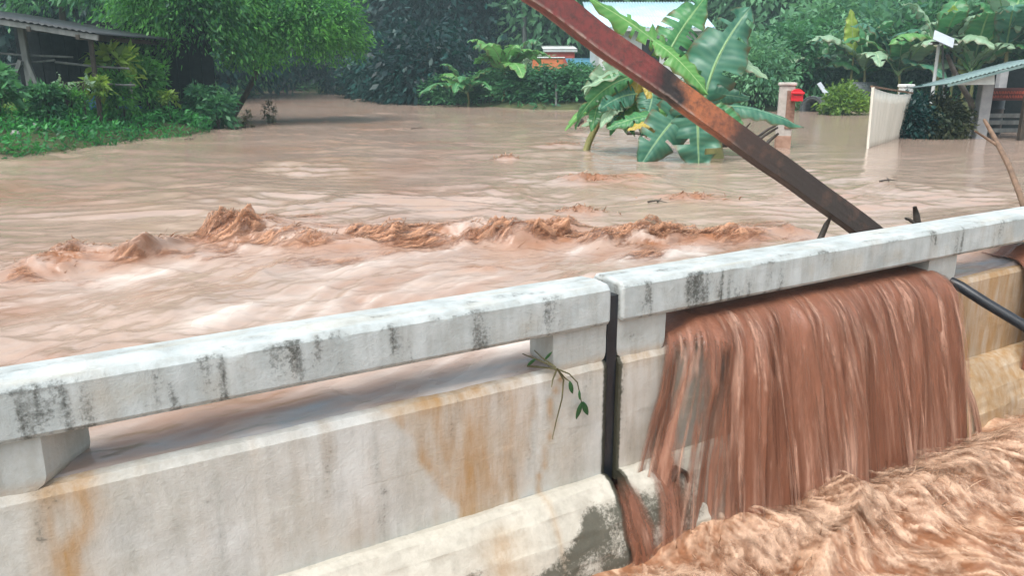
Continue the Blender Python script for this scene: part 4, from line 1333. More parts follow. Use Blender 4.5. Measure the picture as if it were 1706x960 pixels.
# ------------------------------------------------------------------ banana plants
def banana_leaf(base, ctrl, tip, width, up, mat, seed, parent=None, droop=0.35, fold=0.25, tears=3, name='leaf', rib=False):
    rs_ = np.random.RandomState(seed)
    b, c, e = (np.array(q, float) for q in (base, ctrl, tip))
    nt_, ns_ = 30, 13
    t = np.linspace(0, 1, nt_)
    C = ((1 - t) ** 2)[:, None] * b + (2 * t * (1 - t))[:, None] * c + (t ** 2)[:, None] * e
    T = unit(np.gradient(C, axis=0))
    Sd = unit(np.cross(T, np.array(up, float)))
    N = np.cross(Sd, T)
    w = width * 0.5 * np.clip(np.sin(np.pi * np.clip((t - 0.04) / 0.96, 0, 1) ** 0.72), 0, 1) ** 0.62
    s = np.linspace(-1, 1, ns_)
    ew = 0.06 * width * np.sin(t * 34 + rs_.rand() * 6)[:, None] * s[None] ** 2 + 0.05 * width * pn(t[:, None] * 9 + 0 * s[None], s[None] * 1.5 + 0 * t[:, None], seed % 200)
    jag = 1 + 0.05 * pn(t * 16, t * 0, seed % 90)
    off = s[None] * (w * jag)[:, None]
    hgt = np.abs(s)[None] * w[:, None] * fold - (s[None] ** 2) * w[:, None] * droop + ew * (np.abs(s)[None] > 0.15)
    # torn segments flop by different amounts
    flop = np.zeros((nt_, 2))
    cut = [[], []]
    for side in (0, 1):
        cs = sorted(rs_.choice(np.arange(4, nt_ - 3), tears, replace=False)) if tears else []
        cut[side] = cs
        lev = rs_.uniform(-0.2, 0.5)
        for i in range(nt_):
            if i in cs:
                lev = rs_.uniform(-0.4, 1.1)
            flop[i, side] = lev
    fl = np.where(s[None] < 0, flop[:, :1], flop[:, 1:]) * (s[None] ** 2) * w[:, None] * 0.5
    P = C[:, None] + Sd[:, None] * off[..., None] + N[:, None] * (hgt - fl)[..., None]
    keep = np.ones((nt_ - 1, ns_ - 1), bool)
    for side in (0, 1):
        for i in cut[side]:
            rng = range(0, 4) if side == 0 else range(ns_ - 5, ns_ - 1)
            for k_ in rng:
                keep[i - 1, k_] = False
    ls = np.broadcast_to(s[None], (nt_, ns_))
    lt = np.broadcast_to(t[:, None], (nt_, ns_))
    o = link(name, mesh(name, P.reshape(-1, 3), grid_faces(nt_, ns_, keep), mat, True, {'ls': ls, 'lt': lt}), parent)
    mb = MB().tube(C[::3] - N[::3] * 0.006, np.linspace(width * 0.035, width * 0.008, len(C[::3])), 6)
    link('midrib', mb.mesh('midrib', m_stem_light, True), o)
    return o


m_stem_light = simple('banana midrib', (0.16, 0.30, 0.12), (0.26, 0.42, 0.19), 6, 0.5, None, 0.1)


def banana_plant(loc, H, n, L, mats, seed, label, group=None, elev=(0.2, 1.1), wid=0.30):
    rs_ = np.random.RandomState(seed)
    t = thing('banana_plant', label, 'banana plant', loc, 0, group)
    top = np.array([rs_.normal(0, 0.06), rs_.normal(0, 0.06), H])
    tt = np.linspace(0, 1, 8)[:, None]
    P = top * tt + np.array([0.05, 0, 0]) * np.sin(tt * 3)
    MB().tube(np.concatenate([[[0, 0, -0.3]], P]), np.linspace(0.11, 0.05, 9) * max(0.6, H / 2), 9, 0.1, seed).build('stem', m_stem, t, True)
    for i in range(n):
        a = 2.4 * i + rs_.uniform(-0.4, 0.4)
        el = rs_.uniform(*elev)
        l = L * rs_.uniform(0.75, 1.1)
        d = np.array([math.cos(a) * math.cos(el), math.sin(a) * math.cos(el), math.sin(el)])
        b = top + np.array([0, 0, -0.05 * i * 0.3])
        c = b + d * l * 0.55 + np.array([0, 0, 0.15 * l])
        e = b + d * l * 0.95 * np.array([1, 1, 0.75]) - np.array([0, 0, 0.28 * l * math.cos(el)])
        banana_leaf(b, c, e, wid * l * rs_.uniform(0.85, 1.2), (0, 0, 1) if el < 0.95 else (-d[0], -d[1], 0.6), mats[rs_.randint(len(mats))], seed * 31 + i, t, tears=rs_.randint(0, 5))
    return t


banana_plant(gpos(778, 28.8), 0.8, 13, 2.1, [m_ban, m_ban, m_ban_light], 51, 'small banana plant standing leftmost on the far bank', 'small banana plants on the far bank')
banana_plant(gpos(838, 28.3), 1.2, 12, 2.1, [m_ban, m_ban_light], 52, 'taller small banana plant beside the dark forest edge', 'small banana plants on the far bank')
for px, D, H, n, L, mats, w in [(1350, 27.5, 0.9, 11, 2.2, [m_ban, m_ban_pale, m_ban_teal], 'banana plant above the concrete pipe'), (1440, 26.0, 1.15, 12, 2.5, [m_ban_teal, m_ban, m_ban_pale], 'banana plant behind the white gate'), (1500, 25.2, 1.0, 12, 2.6, [m_ban, m_ban_pale, m_ban_teal], 'banana plant left of the solar lamp'),
                                (1560, 25.0, 1.5, 12, 2.6, [m_ban, m_ban_light, m_ban_pale], 'banana plant right behind the solar lamp'), (1622, 24.4, 1.0, 12, 2.5, [m_ban, m_ban_light, m_ban_pale], 'banana plant left of the booth roof'), (1672, 24.0, 1.7, 12, 2.6, [m_ban_pale, m_ban, m_ban_teal], 'banana plant rising behind the booth roof'), (1745, 23.5, 1.6, 10, 2.5, [m_ban, m_ban_pale], 'banana plant cut by the right picture edge')]:
    banana_plant(gpos(px, D), H, n, L, mats, int(px), w, 'banana grove beyond the flooded yard', (0.1, 1.25))
for px, py0, py1, D, w in [(1418, 95, 15, 26.0, 'upright yellow banana leaf above the concrete pipe'), (1588, 62, 8, 25.0, 'upright bright yellow banana leaf above the solar lamp'), (1608, 130, 75, 24.6, 'hanging yellow banana leaf right of the solar lamp')]:
    a, b = at(px + 4, py0, D), at(px, py1, D)
    t = thing('banana_sucker', w, 'banana plant', tuple(gpos(px, D)))
    loc = np.array(t.location)
    MB().tube([(0, 0, -0.2), (0.02, 0, (a - loc)[2] * .5), a - loc], [0.05, 0.045, 0.03], 8).build('stem', m_stem, t, True)
    banana_leaf(a - loc, (a + b) / 2 - loc + np.array([0.05, 0.1, 0]), b - loc, 0.52, (0, -1, 0.2), m_ban_yelg, 60 + px, t, tears=0)

# the uprooted banana clump lying in the water behind the beam (its leaves are placed one by one)
cl0 = onz(1165, 240)
t = thing('banana_plant', 'uprooted banana plant with huge torn leaves, half sunk behind the beam', 'banana plant', (cl0[0], cl0[1], WATER))
L0 = np.array(t.location)


def A(px, py, D):
    return at(px, py, D) - L0


tow = np.array([0, -1.0, 0.25])      # leaf faces turned towards the bridge
MB().tube([A(1194, 300, 11.3), A(1190, 262, 11.3), A(1185, 215, 11.5), A(1172, 165, 11.6), A(1150, 120, 11.6), A(1128, 92, 11.6)], [0.13, 0.13, 0.12, 0.10, 0.08, 0.04], 10, 0.1, 3).build('stem', m_stem, t, True)
MB().tube([A(965, 285, 12.0), A(982, 235, 12.0), A(1003, 190, 12.0), A(1035, 150, 11.9), A(1075, 118, 11.8)], [0.05, 0.05, 0.045, 0.04, 0.03], 8, 0.1, 4).build('stem', m_stem, t, True)
LV = [  # base, control, tip (picture column, row, distance), width, facing, material, tears
    ((1172, 175, 11.2), (1185, 90, 11.3), (1252, 10, 11.5), 0.80, tow, m_ban_teal, 6),
    ((1108, 100, 11.5), (1130, 50, 11.6), (1176, -6, 11.8), 0.62, tow, m_ban, 6),
    ((1120, 96, 11.5), (1085, 55, 11.4), (975, -8, 11.2), 0.42, np.array([0.3, -0.7, 0.6]), m_ban_light, 6),
    ((1085, 66, 11.3), (1130, 90, 11.1), (1180, 158, 11.0), 0.34, np.array([0.5, -0.8, 0.4]), m_ban_light, 1),
    ((1205, 92, 11.7), (1235, 95, 11.6), (1280, 132, 11.5), 0.26, np.array([0, -0.5, 0.8]), m_ban_pale, 0),
    ((1075, 118, 11.6), (1040, 108, 11.5), (968, 150, 11.3), 0.36, np.array([0.0, -0.35, 0.9]), m_ban_pale, 1),
    ((1065, 125, 11.8), (1035, 150, 11.7), (1000, 210, 11.7), 0.32, tow, m_ban, 2),
    ((1085, 140, 11.4), (1092, 165, 11.3), (1072, 205, 11.2), 0.40, tow, m_ban_teal, 2),
    ((1062, 118, 11.6), (1068, 140, 11.5), (1048, 172, 11.5), 0.26, tow, m_ban_yel, 1),
    ((1072, 120, 11.5), (1085, 135, 11.4), (1080, 168, 11.3), 0.2, tow, m_ban_yel, 0),
    ((1120, 160, 10.9), (1125, 180, 10.8), (1098, 205, 10.8), 0.34, tow, m_ban_light, 1),
    ((1165, 160, 10.7), (1160, 205, 10.6), (1165, 285, 10.6), 0.80, tow, m_ban_teal, 3),
    ((1150, 175, 10.8), (1110, 205, 10.7), (1066, 278, 10.6), 0.62, tow, m_ban_teal, 3),
    ((1192, 178, 11.3), (1250, 168, 11.2), (1338, 213, 11.1), 0.30, np.array([0, -0.45, 0.9]), m_ban_teal, 1),
    ((1180, 180, 11.0), (1215, 195, 10.9), (1240, 240, 10.9), 0.36, tow, m_ban, 1),
    ((1050, 175, 11.9), (1015, 180, 11.8), (968, 212, 11.6), 0.24, np.array([0, -0.5, 0.8]), m_ban_pale, 1),
    ((1100, 190, 11.1), (1060, 192, 11.1), (1010, 214, 11.1), 0.26, np.array([0, -0.5, 0.8]), m_ban, 2),
    ((1105, 205, 11.0), (1075, 200, 11.0), (1045, 218, 11.0), 0.18, np.array([0, -0.5, 0.8]), m_ban_yel, 0),
    ((1110, 150, 12.0), (1090, 120, 12.0), (1020, 128, 12.0), 0.40, tow, m_ban, 2),
    ((1110, 170, 12.2), (1070, 165, 12.2), (1020, 195, 12.2), 0.44, tow, m_ban, 3),
    ((1140, 130, 12.0), (1170, 110, 12.0), (1225, 100, 12.1), 0.3, tow, m_ban, 1),
    ((1150, 165, 12.0), (1190, 150, 12.0), (1250, 165, 12.0), 0.3, tow, m_ban_teal, 1),
]
rq = np.random.RandomState(45)
for i in range(16):
    b = (rq.uniform(1060, 1110), rq.uniform(112, 165), rq.uniform(11.3, 12.4))
    e = (b[0] - rq.uniform(10, 105), min(214, b[1] + rq.uniform(25, 85)), b[2] + rq.uniform(-0.3, 0.3))
    c = ((b[0] + e[0]) / 2 + rq.uniform(-15, 15), min(b[1], e[1]) + rq.uniform(-15, 15), b[2])
    LV.append((b, c, e, rq.uniform(0.20, 0.42), unit(np.array([[rq.normal(0, .5), -1, rq.uniform(0.1, 0.8)]]))[0], [m_ban, m_ban_teal, m_ban, m_ban_light, m_ban_yel, m_ban_pale][i % 6], rq.randint(2, 7)))
for i in range(18):
    b = (rq.uniform(985, 1120), rq.uniform(168, 190), rq.uniform(11.4, 12.6))
    e = (b[0] + rq.uniform(-55, 40), rq.uniform(205, 232), b[2] + rq.uniform(-0.5, 0.2))
    c = ((b[0] + e[0]) / 2 + rq.uniform(-12, 12), b[1] - rq.uniform(0, 18), b[2])
    LV.append((b, c, e, rq.uniform(0.12, 0.28), unit(np.array([[rq.normal(0, .6), -0.8, rq.uniform(0.2, 0.9)]]))[0], [m_ban, m_ban_teal, m_ban_pale, m_ban, m_ban_light, m_ban_yel][i % 6], rq.randint(1, 7)))
for i, (b, c, e, w, up, mt, te) in enumerate(LV):
    banana_leaf(A(*b), A(*c), A(*e), w, up, mt, 900 + i, t, tears=te, droop=0.3 if i != 13 else 0.9)

# ------------------------------------------------------------------ the leaning beam
def beam_mat():
    m, nt, b = M('rust red painted timber')
    a = attr(nt, 'along')
    n = noise_tex(nt, 30, 6, 0.7, (1, 1, 1))
    n2 = noise_tex(nt, 6, 5, 0.65)
    aa = math_n(nt, 'ADD', a, math_n(nt, 'MULTIPLY', math_n(nt, 'SUBTRACT', n2, 0.5), 0.10))
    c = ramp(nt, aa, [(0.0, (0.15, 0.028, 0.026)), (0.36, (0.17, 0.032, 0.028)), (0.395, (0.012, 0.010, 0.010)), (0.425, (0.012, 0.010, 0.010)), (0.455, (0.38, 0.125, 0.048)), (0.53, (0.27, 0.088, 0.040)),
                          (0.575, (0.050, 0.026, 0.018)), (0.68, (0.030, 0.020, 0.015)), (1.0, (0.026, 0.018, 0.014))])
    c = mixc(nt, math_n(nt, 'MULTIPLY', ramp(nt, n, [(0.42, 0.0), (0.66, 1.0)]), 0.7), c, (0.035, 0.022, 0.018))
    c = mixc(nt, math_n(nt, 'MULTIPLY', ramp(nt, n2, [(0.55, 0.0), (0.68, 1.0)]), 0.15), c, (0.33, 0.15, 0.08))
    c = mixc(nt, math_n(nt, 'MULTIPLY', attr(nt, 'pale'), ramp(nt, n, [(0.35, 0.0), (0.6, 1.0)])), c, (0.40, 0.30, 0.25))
    nt.links.new(c, b.inputs['Base Color'])
    b.inputs['Roughness'].default_value = 0.5
    bump(nt, b, n, 0.5, 0.008)
    return m


b0, b1 = at(1494, 420, 4.62), at(795, -85, 4.25)
Lb = np.linalg.norm(b1 - b0)
tb = unit((b1 - b0)[None])[0]
viewv = unit((b0 - np.array([0, 0, CAMZ]))[None])[0]
sw = unit(np.cross(tb, viewv)[None])[0]          # across the broad face
nb_ = np.cross(sw, tb)
rot = math.radians(-24)
sw, nb_ = sw * math.cos(rot) + nb_ * math.sin(rot), nb_ * math.cos(rot) - sw * math.sin(rot)
nl = 160
tl = np.linspace(0, 1, nl)
hw, ht = 0.060, 0.036
# channel-like section with raised lips along both edges
sec = []
for i in range(9):
    sec.append((-hw + 2 * hw * i / 8, ht + (0.008 if i in (0, 8) else 0.0)))
for i in range(1, 5):
    sec.append((hw, ht - 2 * ht * i / 4))
for i in range(1, 9):
    sec.append((hw - 2 * hw * i / 8, -ht))
for i in range(1, 4):
    sec.append((-hw, -ht + 2 * ht * i / 4))
sec = np.array(sec)
al = 1 - tl                                       # 0 at the top end, 1 at the foot
sl, si = np.meshgrid(tl, np.arange(len(sec)), indexing='ij')
wob = 1 + 0.03 * pn(sl * 14, si * 0.7, 641) - 0.10 * np.exp(-((1 - sl - 0.415) / 0.018) ** 2) * (0.5 + 0.8 * pn(sl * 90, si * 0.9, 642))
step = np.where(1 - sl < 0.415, 1.06, 0.98)       # the upper piece is a little wider than the lower
V = b0 + sl[..., None] * (b1 - b0) + (sec[si, 0] * wob * step)[..., None] * sw + (sec[si, 1] * wob)[..., None] * nb_
V = V + (0.006 * pn(sl * 9, si * 0, 643))[..., None] * sw
ns_ = len(sec)
f = [(i * ns_ + k, i * ns_ + (k + 1) % ns_, i * ns_ + ns_ + (k + 1) % ns_, i * ns_ + ns_ + k) for i in range(nl - 1) for k in range(ns_)]
f += [tuple(range(ns_ - 1, -1, -1)), tuple((nl - 1) * ns_ + k for k in range(ns_))]
pale = np.where(((si == 8) | (si == 12) | (si == 0)), 1.0, 0.0) * np.clip(0.6 + pn(sl * 20, si * 1.0, 644), 0, 1) * sst(0.62, 0.5, 1 - sl)
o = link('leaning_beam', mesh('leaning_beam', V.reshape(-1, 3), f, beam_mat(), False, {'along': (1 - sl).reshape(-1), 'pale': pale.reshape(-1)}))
tag(o, 'long rust red timber beam leaning up out of the water behind the rail', 'beam')


# ------------------------------------------------------------------ driftwood, hose, sprig
def stick(pts, rad, mat, label, name='driftwood', cat='driftwood', group=None, n=8, jit=0.25, fork=None):
    mb = MB().tube(pts, rad, n, jit, len(label))
    if fork is not None:
        mb.tube(fork[0], fork[1], 6, 0.2, 3)
    o = mb.build(name, mat, None, True)
    return tag(o, label, cat, group)


stick([at(1362, 408, 4.55), at(1370, 390, 4.55), at(1376, 376, 4.55), at(1383, 363, 4.55)], [0.022, 0.018, 0.016, 0.010], m_darkwood, 'dark snag poking up behind the rail left of the beam foot')
stick([at(1530, 400, 4.95), at(1529, 375, 4.95), at(1527, 358, 4.95), at(1524, 344, 4.95)], [0.028, 0.026, 0.022, 0.012], m_darkwood, 'black broken stump showing above the rail right of the beam foot', fork=([at(1529, 375, 4.95), at(1515, 366, 4.95), at(1508, 364, 4.95)], [0.014, 0.012, 0.008]))
stick([at(1712, 366, 5.35), at(1700, 325, 5.6), at(1680, 275, 6.1), at(1655, 225, 6.7), at(1640, 200, 7.0)], [0.020, 0.021, 0.02, 0.018, 0.014], m_stick, 'long brown stick leaning towards the booth at the right edge', fork=([at(1666, 245, 6.5), at(1640, 228, 6.6), at(1624, 218, 6.6)], [0.014, 0.012, 0.008]))
p = px_u(1585, 497, -0.02)
hb = wall_pt(p[0], 0.06, 0.535)
stick([hb + WM * 0.15, hb, wall_pt(p[0] + 0.02, -0.05, 0.50), wall_pt(p[0] + 0.06, -0.18, 0.43), wall_pt(p[0] + 0.12, -0.36, 0.34), wall_pt(p[0] + 0.20, -0.60, 0.20), wall_pt(p[0] + 0.30, -0.95, -0.08), wall_pt(p[0] + 0.36, -1.2, -0.45)],
      [0.030, 0.030, 0.031, 0.031, 0.031, 0.031, 0.031, 0.031], m_hose, 'thick black hose coming over the wall beside the waterfall', 'hose', 'hose', None, 12, 0.0)

sp0 = wall_pt(-0.262, -0.012, 0.545)
t = thing('leafy_sprig', 'thin green sprig with dark leaves caught on the wall at the post', 'sprig', tuple(sp0), WROT)
sp_paths = {'stem': [[(-0.10, 0.05, 0.006), (-0.03, 0.0, 0.0), (0.0, -0.02, -0.004), (0.05, -0.034, -0.03), (0.09, -0.038, -0.075), (0.105, -0.036, -0.13), (0.115, -0.036, -0.17)],
                     [(0.0, -0.02, -0.004), (0.03, -0.036, -0.045), (0.055, -0.036, -0.065)],
                     [(0.0, -0.02, -0.002), (0.022, -0.036, -0.05), (0.016, -0.036, -0.13), (-0.01, -0.036, -0.22), (-0.03, -0.036, -0.30)],
                     [(0.0, -0.02, -0.002), (-0.03, -0.034, -0.04), (-0.036, -0.035, -0.07)],
                     [(0.0, -0.01, 0.0), (-0.09, 0.0, 0.05), (-0.14, 0.02, 0.075)], [(0.0, -0.01, 0.0), (-0.06, 0.0, 0.05), (-0.085, 0.02, 0.08)]]}
mb = MB()
for q in sp_paths['stem']:
    mb.tube(q, np.linspace(0.0042, 0.002, len(q)), 6)
mb.build('stem', simple('sprig stem', (0.06, 0.055, 0.02), (0.12, 0.11, 0.05), 20, 0.6), t, True)
for i, (b, e, w) in enumerate([((0.115, -0.038, -0.165), (0.085, -0.042, -0.235), 0.028), ((0.118, -0.038, -0.165), (0.145, -0.042, -0.23), 0.026), ((0.05, -0.038, -0.06), (0.062, -0.044, -0.115), 0.022), ((0.10, -0.038, -0.11), (0.098, -0.046, -0.15), 0.014), ((-0.09, 0.0, 0.05), (-0.13, 0.0, 0.03), 0.018), ((-0.05, 0, 0.035), (-0.02, -0.01, 0.07), 0.016)]):
    b, e = np.array(b), np.array(e)
    tt = np.linspace(0, 1, 8)
    C = b + (e - b) * tt[:, None]
    sd = unit(np.cross(e - b, (0, 1, 0.2))[None])[0]
    ww = w * 0.5 * np.sin(np.pi * np.clip(tt * 0.96 + 0.02, 0, 1)) ** 0.7
    V = np.stack([C - sd * ww[:, None], C + np.array([0, -0.004, 0]), C + sd * ww[:, None]], 1).reshape(-1, 3)
    link('leaf', mesh('leaf', V, grid_faces(8, 3), m_sprig, True, {'rnd': np.full(len(V), 0.3 + 0.1 * i)}), t)

# drowned branches around the mailbox post
for i, (a, b, r, w) in enumerate([((1262, 228, 12.6), (1300, 205, 12.6), 0.022, 'upper dark branch leaning on the mailbox post'), ((1256, 240, 12.5), (1296, 212, 12.5), 0.026, 'middle dark branch leaning on the mailbox post'), ((1272, 246, 12.4), (1297, 222, 12.4), 0.03, 'lowest dark branch leaning on the mailbox post'),
                                  ((1185, 243, 12.0), (1262, 241, 12.1), 0.045, 'dark log lying in the water left of the mailbox post'), ((960, 208, 17.5), (972, 200, 17.5), 0.07, 'dark stub in the water left of the fallen banana leaves'), ((1045, 222, 14.6), (1085, 226, 14.4), 0.03, 'thin dark branch drifting under the banana leaves'), ((1228, 232, 12.8), (1250, 205, 12.8), 0.016, 'thin dark twig standing left of the mailbox post')]):
    pa, pb = at(*a), at(*b)
    stick([pa, pa * .6 + pb * .4 + np.array([0, 0, 0.02]), pb], [r, r * .9, r * .6], m_darkwood, w, group='dark driftwood in the flooded yard')

# bits adrift on the river
rw = np.random.RandomState(91)
for px, py, L, w in [(316, 233, 0.25, 'small dark twig adrift just off the left bank'), (845, 262, 0.30, 'dark twig adrift straight below the small banana plants'), (1095, 338, 0.16, 'short twig adrift just beyond the right end of the standing wave'),
                     (1480, 308, 0.22, 'pale brown twig adrift right of the beam foot'), (700, 215, 0.4, 'dark twig adrift in the middle of the far river')]:
    p = onz(px, py)
    an_ = rw.uniform(-0.5, 0.5)
    L = L * rw.uniform(0.6, 1.3)
    d_ = np.array([math.cos(an_), math.sin(an_), 0]) * L
    zz = river_z(np.array([p[0]]), np.array([p[1]]))[0][0]
    q0 = np.array([p[0], p[1], zz + 0.008])
    stick([q0 - d_ / 2, q0 + np.array([0, 0.01, 0.014]), q0 + d_ / 2], [0.009, 0.007, 0.003], m_darkwood, w, 'floating_twig', 'twig', 'twigs adrift on the river', 6, 0.3,
          ([q0, q0 + d_ * 0.2 + np.array([-d_[1], d_[0], 0.25 * L]) * 0.5], [0.007, 0.003]))

# ------------------------------------------------------------------ mailbox post
pp = onz(1303, 246)
pr = math.radians(-14)
t = thing('gate_post', 'square concrete gate post standing in the water, carrying the red mailbox', 'post', (pp[0], pp[1], WATER), pr)
h = (at(1303, 137, pp[1]) - pp)[2]
MB().box((-0.115, -0.085, -0.6), (0.115, 0.085, h - 0.05), 0.012).build('shaft', m_post, t)
MB().box((-0.135, -0.105, h - 0.05), (0.135, 0.105, h), 0.012).build('cap', m_post, t)
MB().box((-0.118, -0.088, -0.5), (0.118, 0.088, 0.20), 0.012).build('muddy_foot', m_postwet, t)
MB().box((0.0, -0.105, 0.30), (0.13, -0.087, h - 0.12), 0.004).build('rusty_plate', m_rustsheet, t)
t2 = thing('mailbox', 'red metal mailbox with domed lid on the concrete gate post', 'mailbox', (pp[0], pp[1], WATER), pr)
zb = (at(1315, 167, pp[1]) - pp)[2]
prof = [(-0.085, 0), (0.085, 0), (0.085, 0.12)] + [(0.085 * math.cos(a), 0.12 + 0.06 * math.sin(a)) for a in np.linspace(0.2, np.pi - 0.2, 8)] + [(-0.085, 0.12)]
k = len(prof)
xo = 0.135
V = [(xo + x, -0.10 - y0, zb + z) for y0 in (0.0, 0.17) for x, z in prof]
f = [tuple(range(k)), tuple(range(2 * k - 1, k - 1, -1))] + [(i, (i + 1) % k, k + (i + 1) % k, k + i) for i in range(k)]
MB().add(V, f).build('box', m_mailbox, t2)
MB().box((xo - 0.095, -0.305, zb + 0.10), (xo + 0.10, -0.268, zb + 0.135), 0.008).build('lid', m_mailbox, t2)
MB().box((xo - 0.055, -0.2715, zb + 0.085), (xo + 0.055, -0.2695, zb + 0.097), 0).build('slot', m_darkwin, t2)
MB().box((xo - 0.10, -0.10, zb - 0.012), (xo + 0.05, -0.086, zb + 0.15), 0.003).build('bracket', m_mailbox, t2)

# ------------------------------------------------------------------ concrete pipe, plank, barrel
pc = gpos(1372, 24.9, 0.0)
t = thing('concrete_pipe', 'large dark concrete pipe lying on the bank behind the mailbox', 'pipe', (pc[0], pc[1], pc[2] + 0.40), math.radians(37))
an = np.arange(28) * 2 * np.pi / 28
rg = lambda r, x: np.stack([0 * an + x, r * np.cos(an), r * np.sin(an)], -1)
R0, R1 = 0.36, 0.30
V = np.concatenate([rg(R1, 0.45), rg(R1, -0.45), rg(R0, -0.45), rg(R0, 0.45)])
f = [(k * 28 + i, k * 28 + (i + 1) % 28, ((k + 1) % 4) * 28 + (i + 1) % 28, ((k + 1) % 4) * 28 + i) for k in range(4) for i in range(28)]
MB().add(V, f).build('barrel_wall', m_pipe, t, True)
V = np.concatenate([rg(R0 + 0.001, -0.46), rg(R0 + 0.035, -0.46), rg(R0 + 0.035, -0.36), rg(R0 + 0.001, -0.36)])
MB().add(V, f).build('collar', m_pipe, t, True)
p0, p1 = at(1386, 170, 24.2), at(1364, 138, 24.4)
o = MB().beam(p0, p1, 0.14, 0.03, (0.3, -1, 0.2), 0.004).build('plank', m_panel)
tag(o, 'pale narrow plank leaning on the concrete pipe', 'plank')
pd = gpos(1437, 25.5, 0.0)
t = thing('concrete_pipe', 'second dark pipe half hidden left of the white gate', 'pipe', (pd[0], pd[1], pd[2] + 0.3), math.radians(10))
V = np.concatenate([rg(R1, 0.4), rg(R1, -0.4), rg(R0, -0.4), rg(R0, 0.4)])
MB().add(V, f).build('barrel_wall', m_pipe, t, True)

# ------------------------------------------------------------------ leaning white gate and its post
g0, g1 = onz(1443, 247), onz(1502, 229)
gt0, gt1 = at(1452, 145, g0[1]), at(1520, 156, g1[1] - 0.05)
t = thing('sheet_gate', 'cream corrugated sheet gate leaning in the flood water', 'gate', (g0[0], g0[1], WATER))
L0 = np.array(t.location)
nc, nr = 121, 6
cs, cr = np.meshgrid(np.linspace(0, 1, nc), np.linspace(-0.12, 1, nr), indexing='ij')
bot = g0 + (g1 - g0) * cs[..., None]
top = gt0 + (gt1 - gt0) * cs[..., None]
top[..., 2] -= 0.05 * np.sin(cs * 3.1)
nrm = unit(np.cross(g1 - g0, (0, 0, 1))[None])[0]
V = bot + (top - bot) * cr[..., None] + nrm * (0.006 * np.sign(np.sin(cs * 2 * np.pi * 14)) * np.abs(np.sin(cs * 2 * np.pi * 14)) ** .5)[..., None] - L0
mg = mesh('sheet', V.reshape(-1, 3), grid_faces(nc, nr), m_gate, True)
o = link('sheet', mg, t)
md = o.modifiers.new('thickness', 'SOLIDIFY')
md.thickness = 0.004
MB().beam(g0 - L0 + nrm * 0.03 + np.array([0, 0, -0.2]), gt0 - L0 + nrm * 0.03, 0.05, 0.03, nrm).build('stile', m_gate, t)
MB().beam(g1 - L0 - nrm * 0.03 + np.array([0, 0, -0.2]), gt1 - L0 - nrm * 0.03, 0.05, 0.03, nrm).build('stile', m_gate, t)
MB().beam(gt0 - L0 + np.array([0, 0, 0.012]), gt1 - L0 + np.array([0, 0, 0.012]), 0.04, 0.025, (0, 0, 1)).build('top_bar', m_stick, t)
pg = onz(1521, 226)
pg = np.array([pg[0], pg[1] + 0.5, WATER])
hg = (at(1521, 140, pg[1]) - pg)[2]
t = thing('gate_post', 'white plastered gate post behind the right end of the sheet gate', 'post', tuple(pg), 0.3)
MB().box((-0.10, -0.09, -0.5), (0.10, 0.09, hg - 0.06), 0.012).build('shaft', m_white, t)
MB().box((-0.118, -0.108, hg - 0.06), (0.118, 0.108, hg), 0.012).build('cap', m_white, t)
MB().box((-0.16, -0.05, hg - 0.16), (-0.10, 0.03, hg - 0.12), 0.008).build('hinge', m_post, t)

# ------------------------------------------------------------------ solar lamp
pl = np.array(at(1545, 200, 16.0))
pl[2] = WATER
t = thing('solar_lamp', 'leaning grey lamp pole with a pale solar panel on top', 'lamp', tuple(pl))
L0 = np.array(t.location)
a, b = at(1546, 215, 16.0) - L0, at(1565, 66, 16.0) - L0
MB().tube([a + (0, 0, -0.4), (a + b) / 2, b], [0.034, 0.032, 0.03], 10).build('pole', m_fascia, t, True)
MB().tube([at(1574, 200, 16.1) - L0, at(1570, 70, 16.1) - L0], [0.02, 0.02], 8).build('pole', m_greywood, t, True)
c = at(1570, 63, 15.9) - L0
q = MB().beam(c + np.array([-0.17, 0, 0.06]), c + np.array([0.20, -0.05, -0.10]), 0.26, 0.02, (0.25, -0.75, 0.6), 0.004)
q.build('panel', m_panel, t)
MB().box(c + np.array([-0.19, -0.02, -0.12]), c + np.array([-0.05, 0.06, -0.06]), 0.01).build('lamp_head', m_darkwood, t)
MB().beam(c + np.array([-0.25, 0, -0.10]), c + np.array([0.30, 0, -0.115]), 0.03, 0.025).build('bracket', m_fascia, t)

# dark slanting trunk beside the booth
stick([at(1628, 205, 15.8), at(1615, 165, 15.8), at(1600, 140, 15.9), at(1585, 108, 16.0), at(1578, 90, 16.0)], [0.06, 0.055, 0.05, 0.045, 0.03], m_darkwood, 'dark crooked trunk slanting up left of the booth', 'tree_snag', 'snag')

# ------------------------------------------------------------------ roadside booth at the right edge
pb = np.array(onz(1630, 231))
t = thing('roadside_booth', 'open roadside booth with grey posts, green edged roof and red sign inside', 'booth', (pb[0], pb[1], WATER))
L0 = np.array(t.location)
D0 = pb[1]
B = lambda px, py, dd=0.0: at(px, py, D0 + dd) - L0
hh = B(1630, 138)[2]
MB().box((-0.10, -0.08, -0.6), (0.10, 0.09, hh), 0.01).build('post', m_booth, t)
bp = B(1700, 240, -0.4)
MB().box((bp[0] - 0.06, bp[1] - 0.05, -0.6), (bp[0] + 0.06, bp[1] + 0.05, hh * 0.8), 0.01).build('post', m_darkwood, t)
rx = bp[0] + 0.8
MB().box((rx - 0.08, -0.08, -0.6), (rx + 0.08, 0.08, hh + 0.35), 0.01).build('post', m_booth, t)
for xx in (1.6, rx + 1.6):
    MB().box((xx - 0.08, 2.2, -0.6), (xx + 0.08, 2.36, hh + 0.25), 0.01).build('post', m_booth, t)
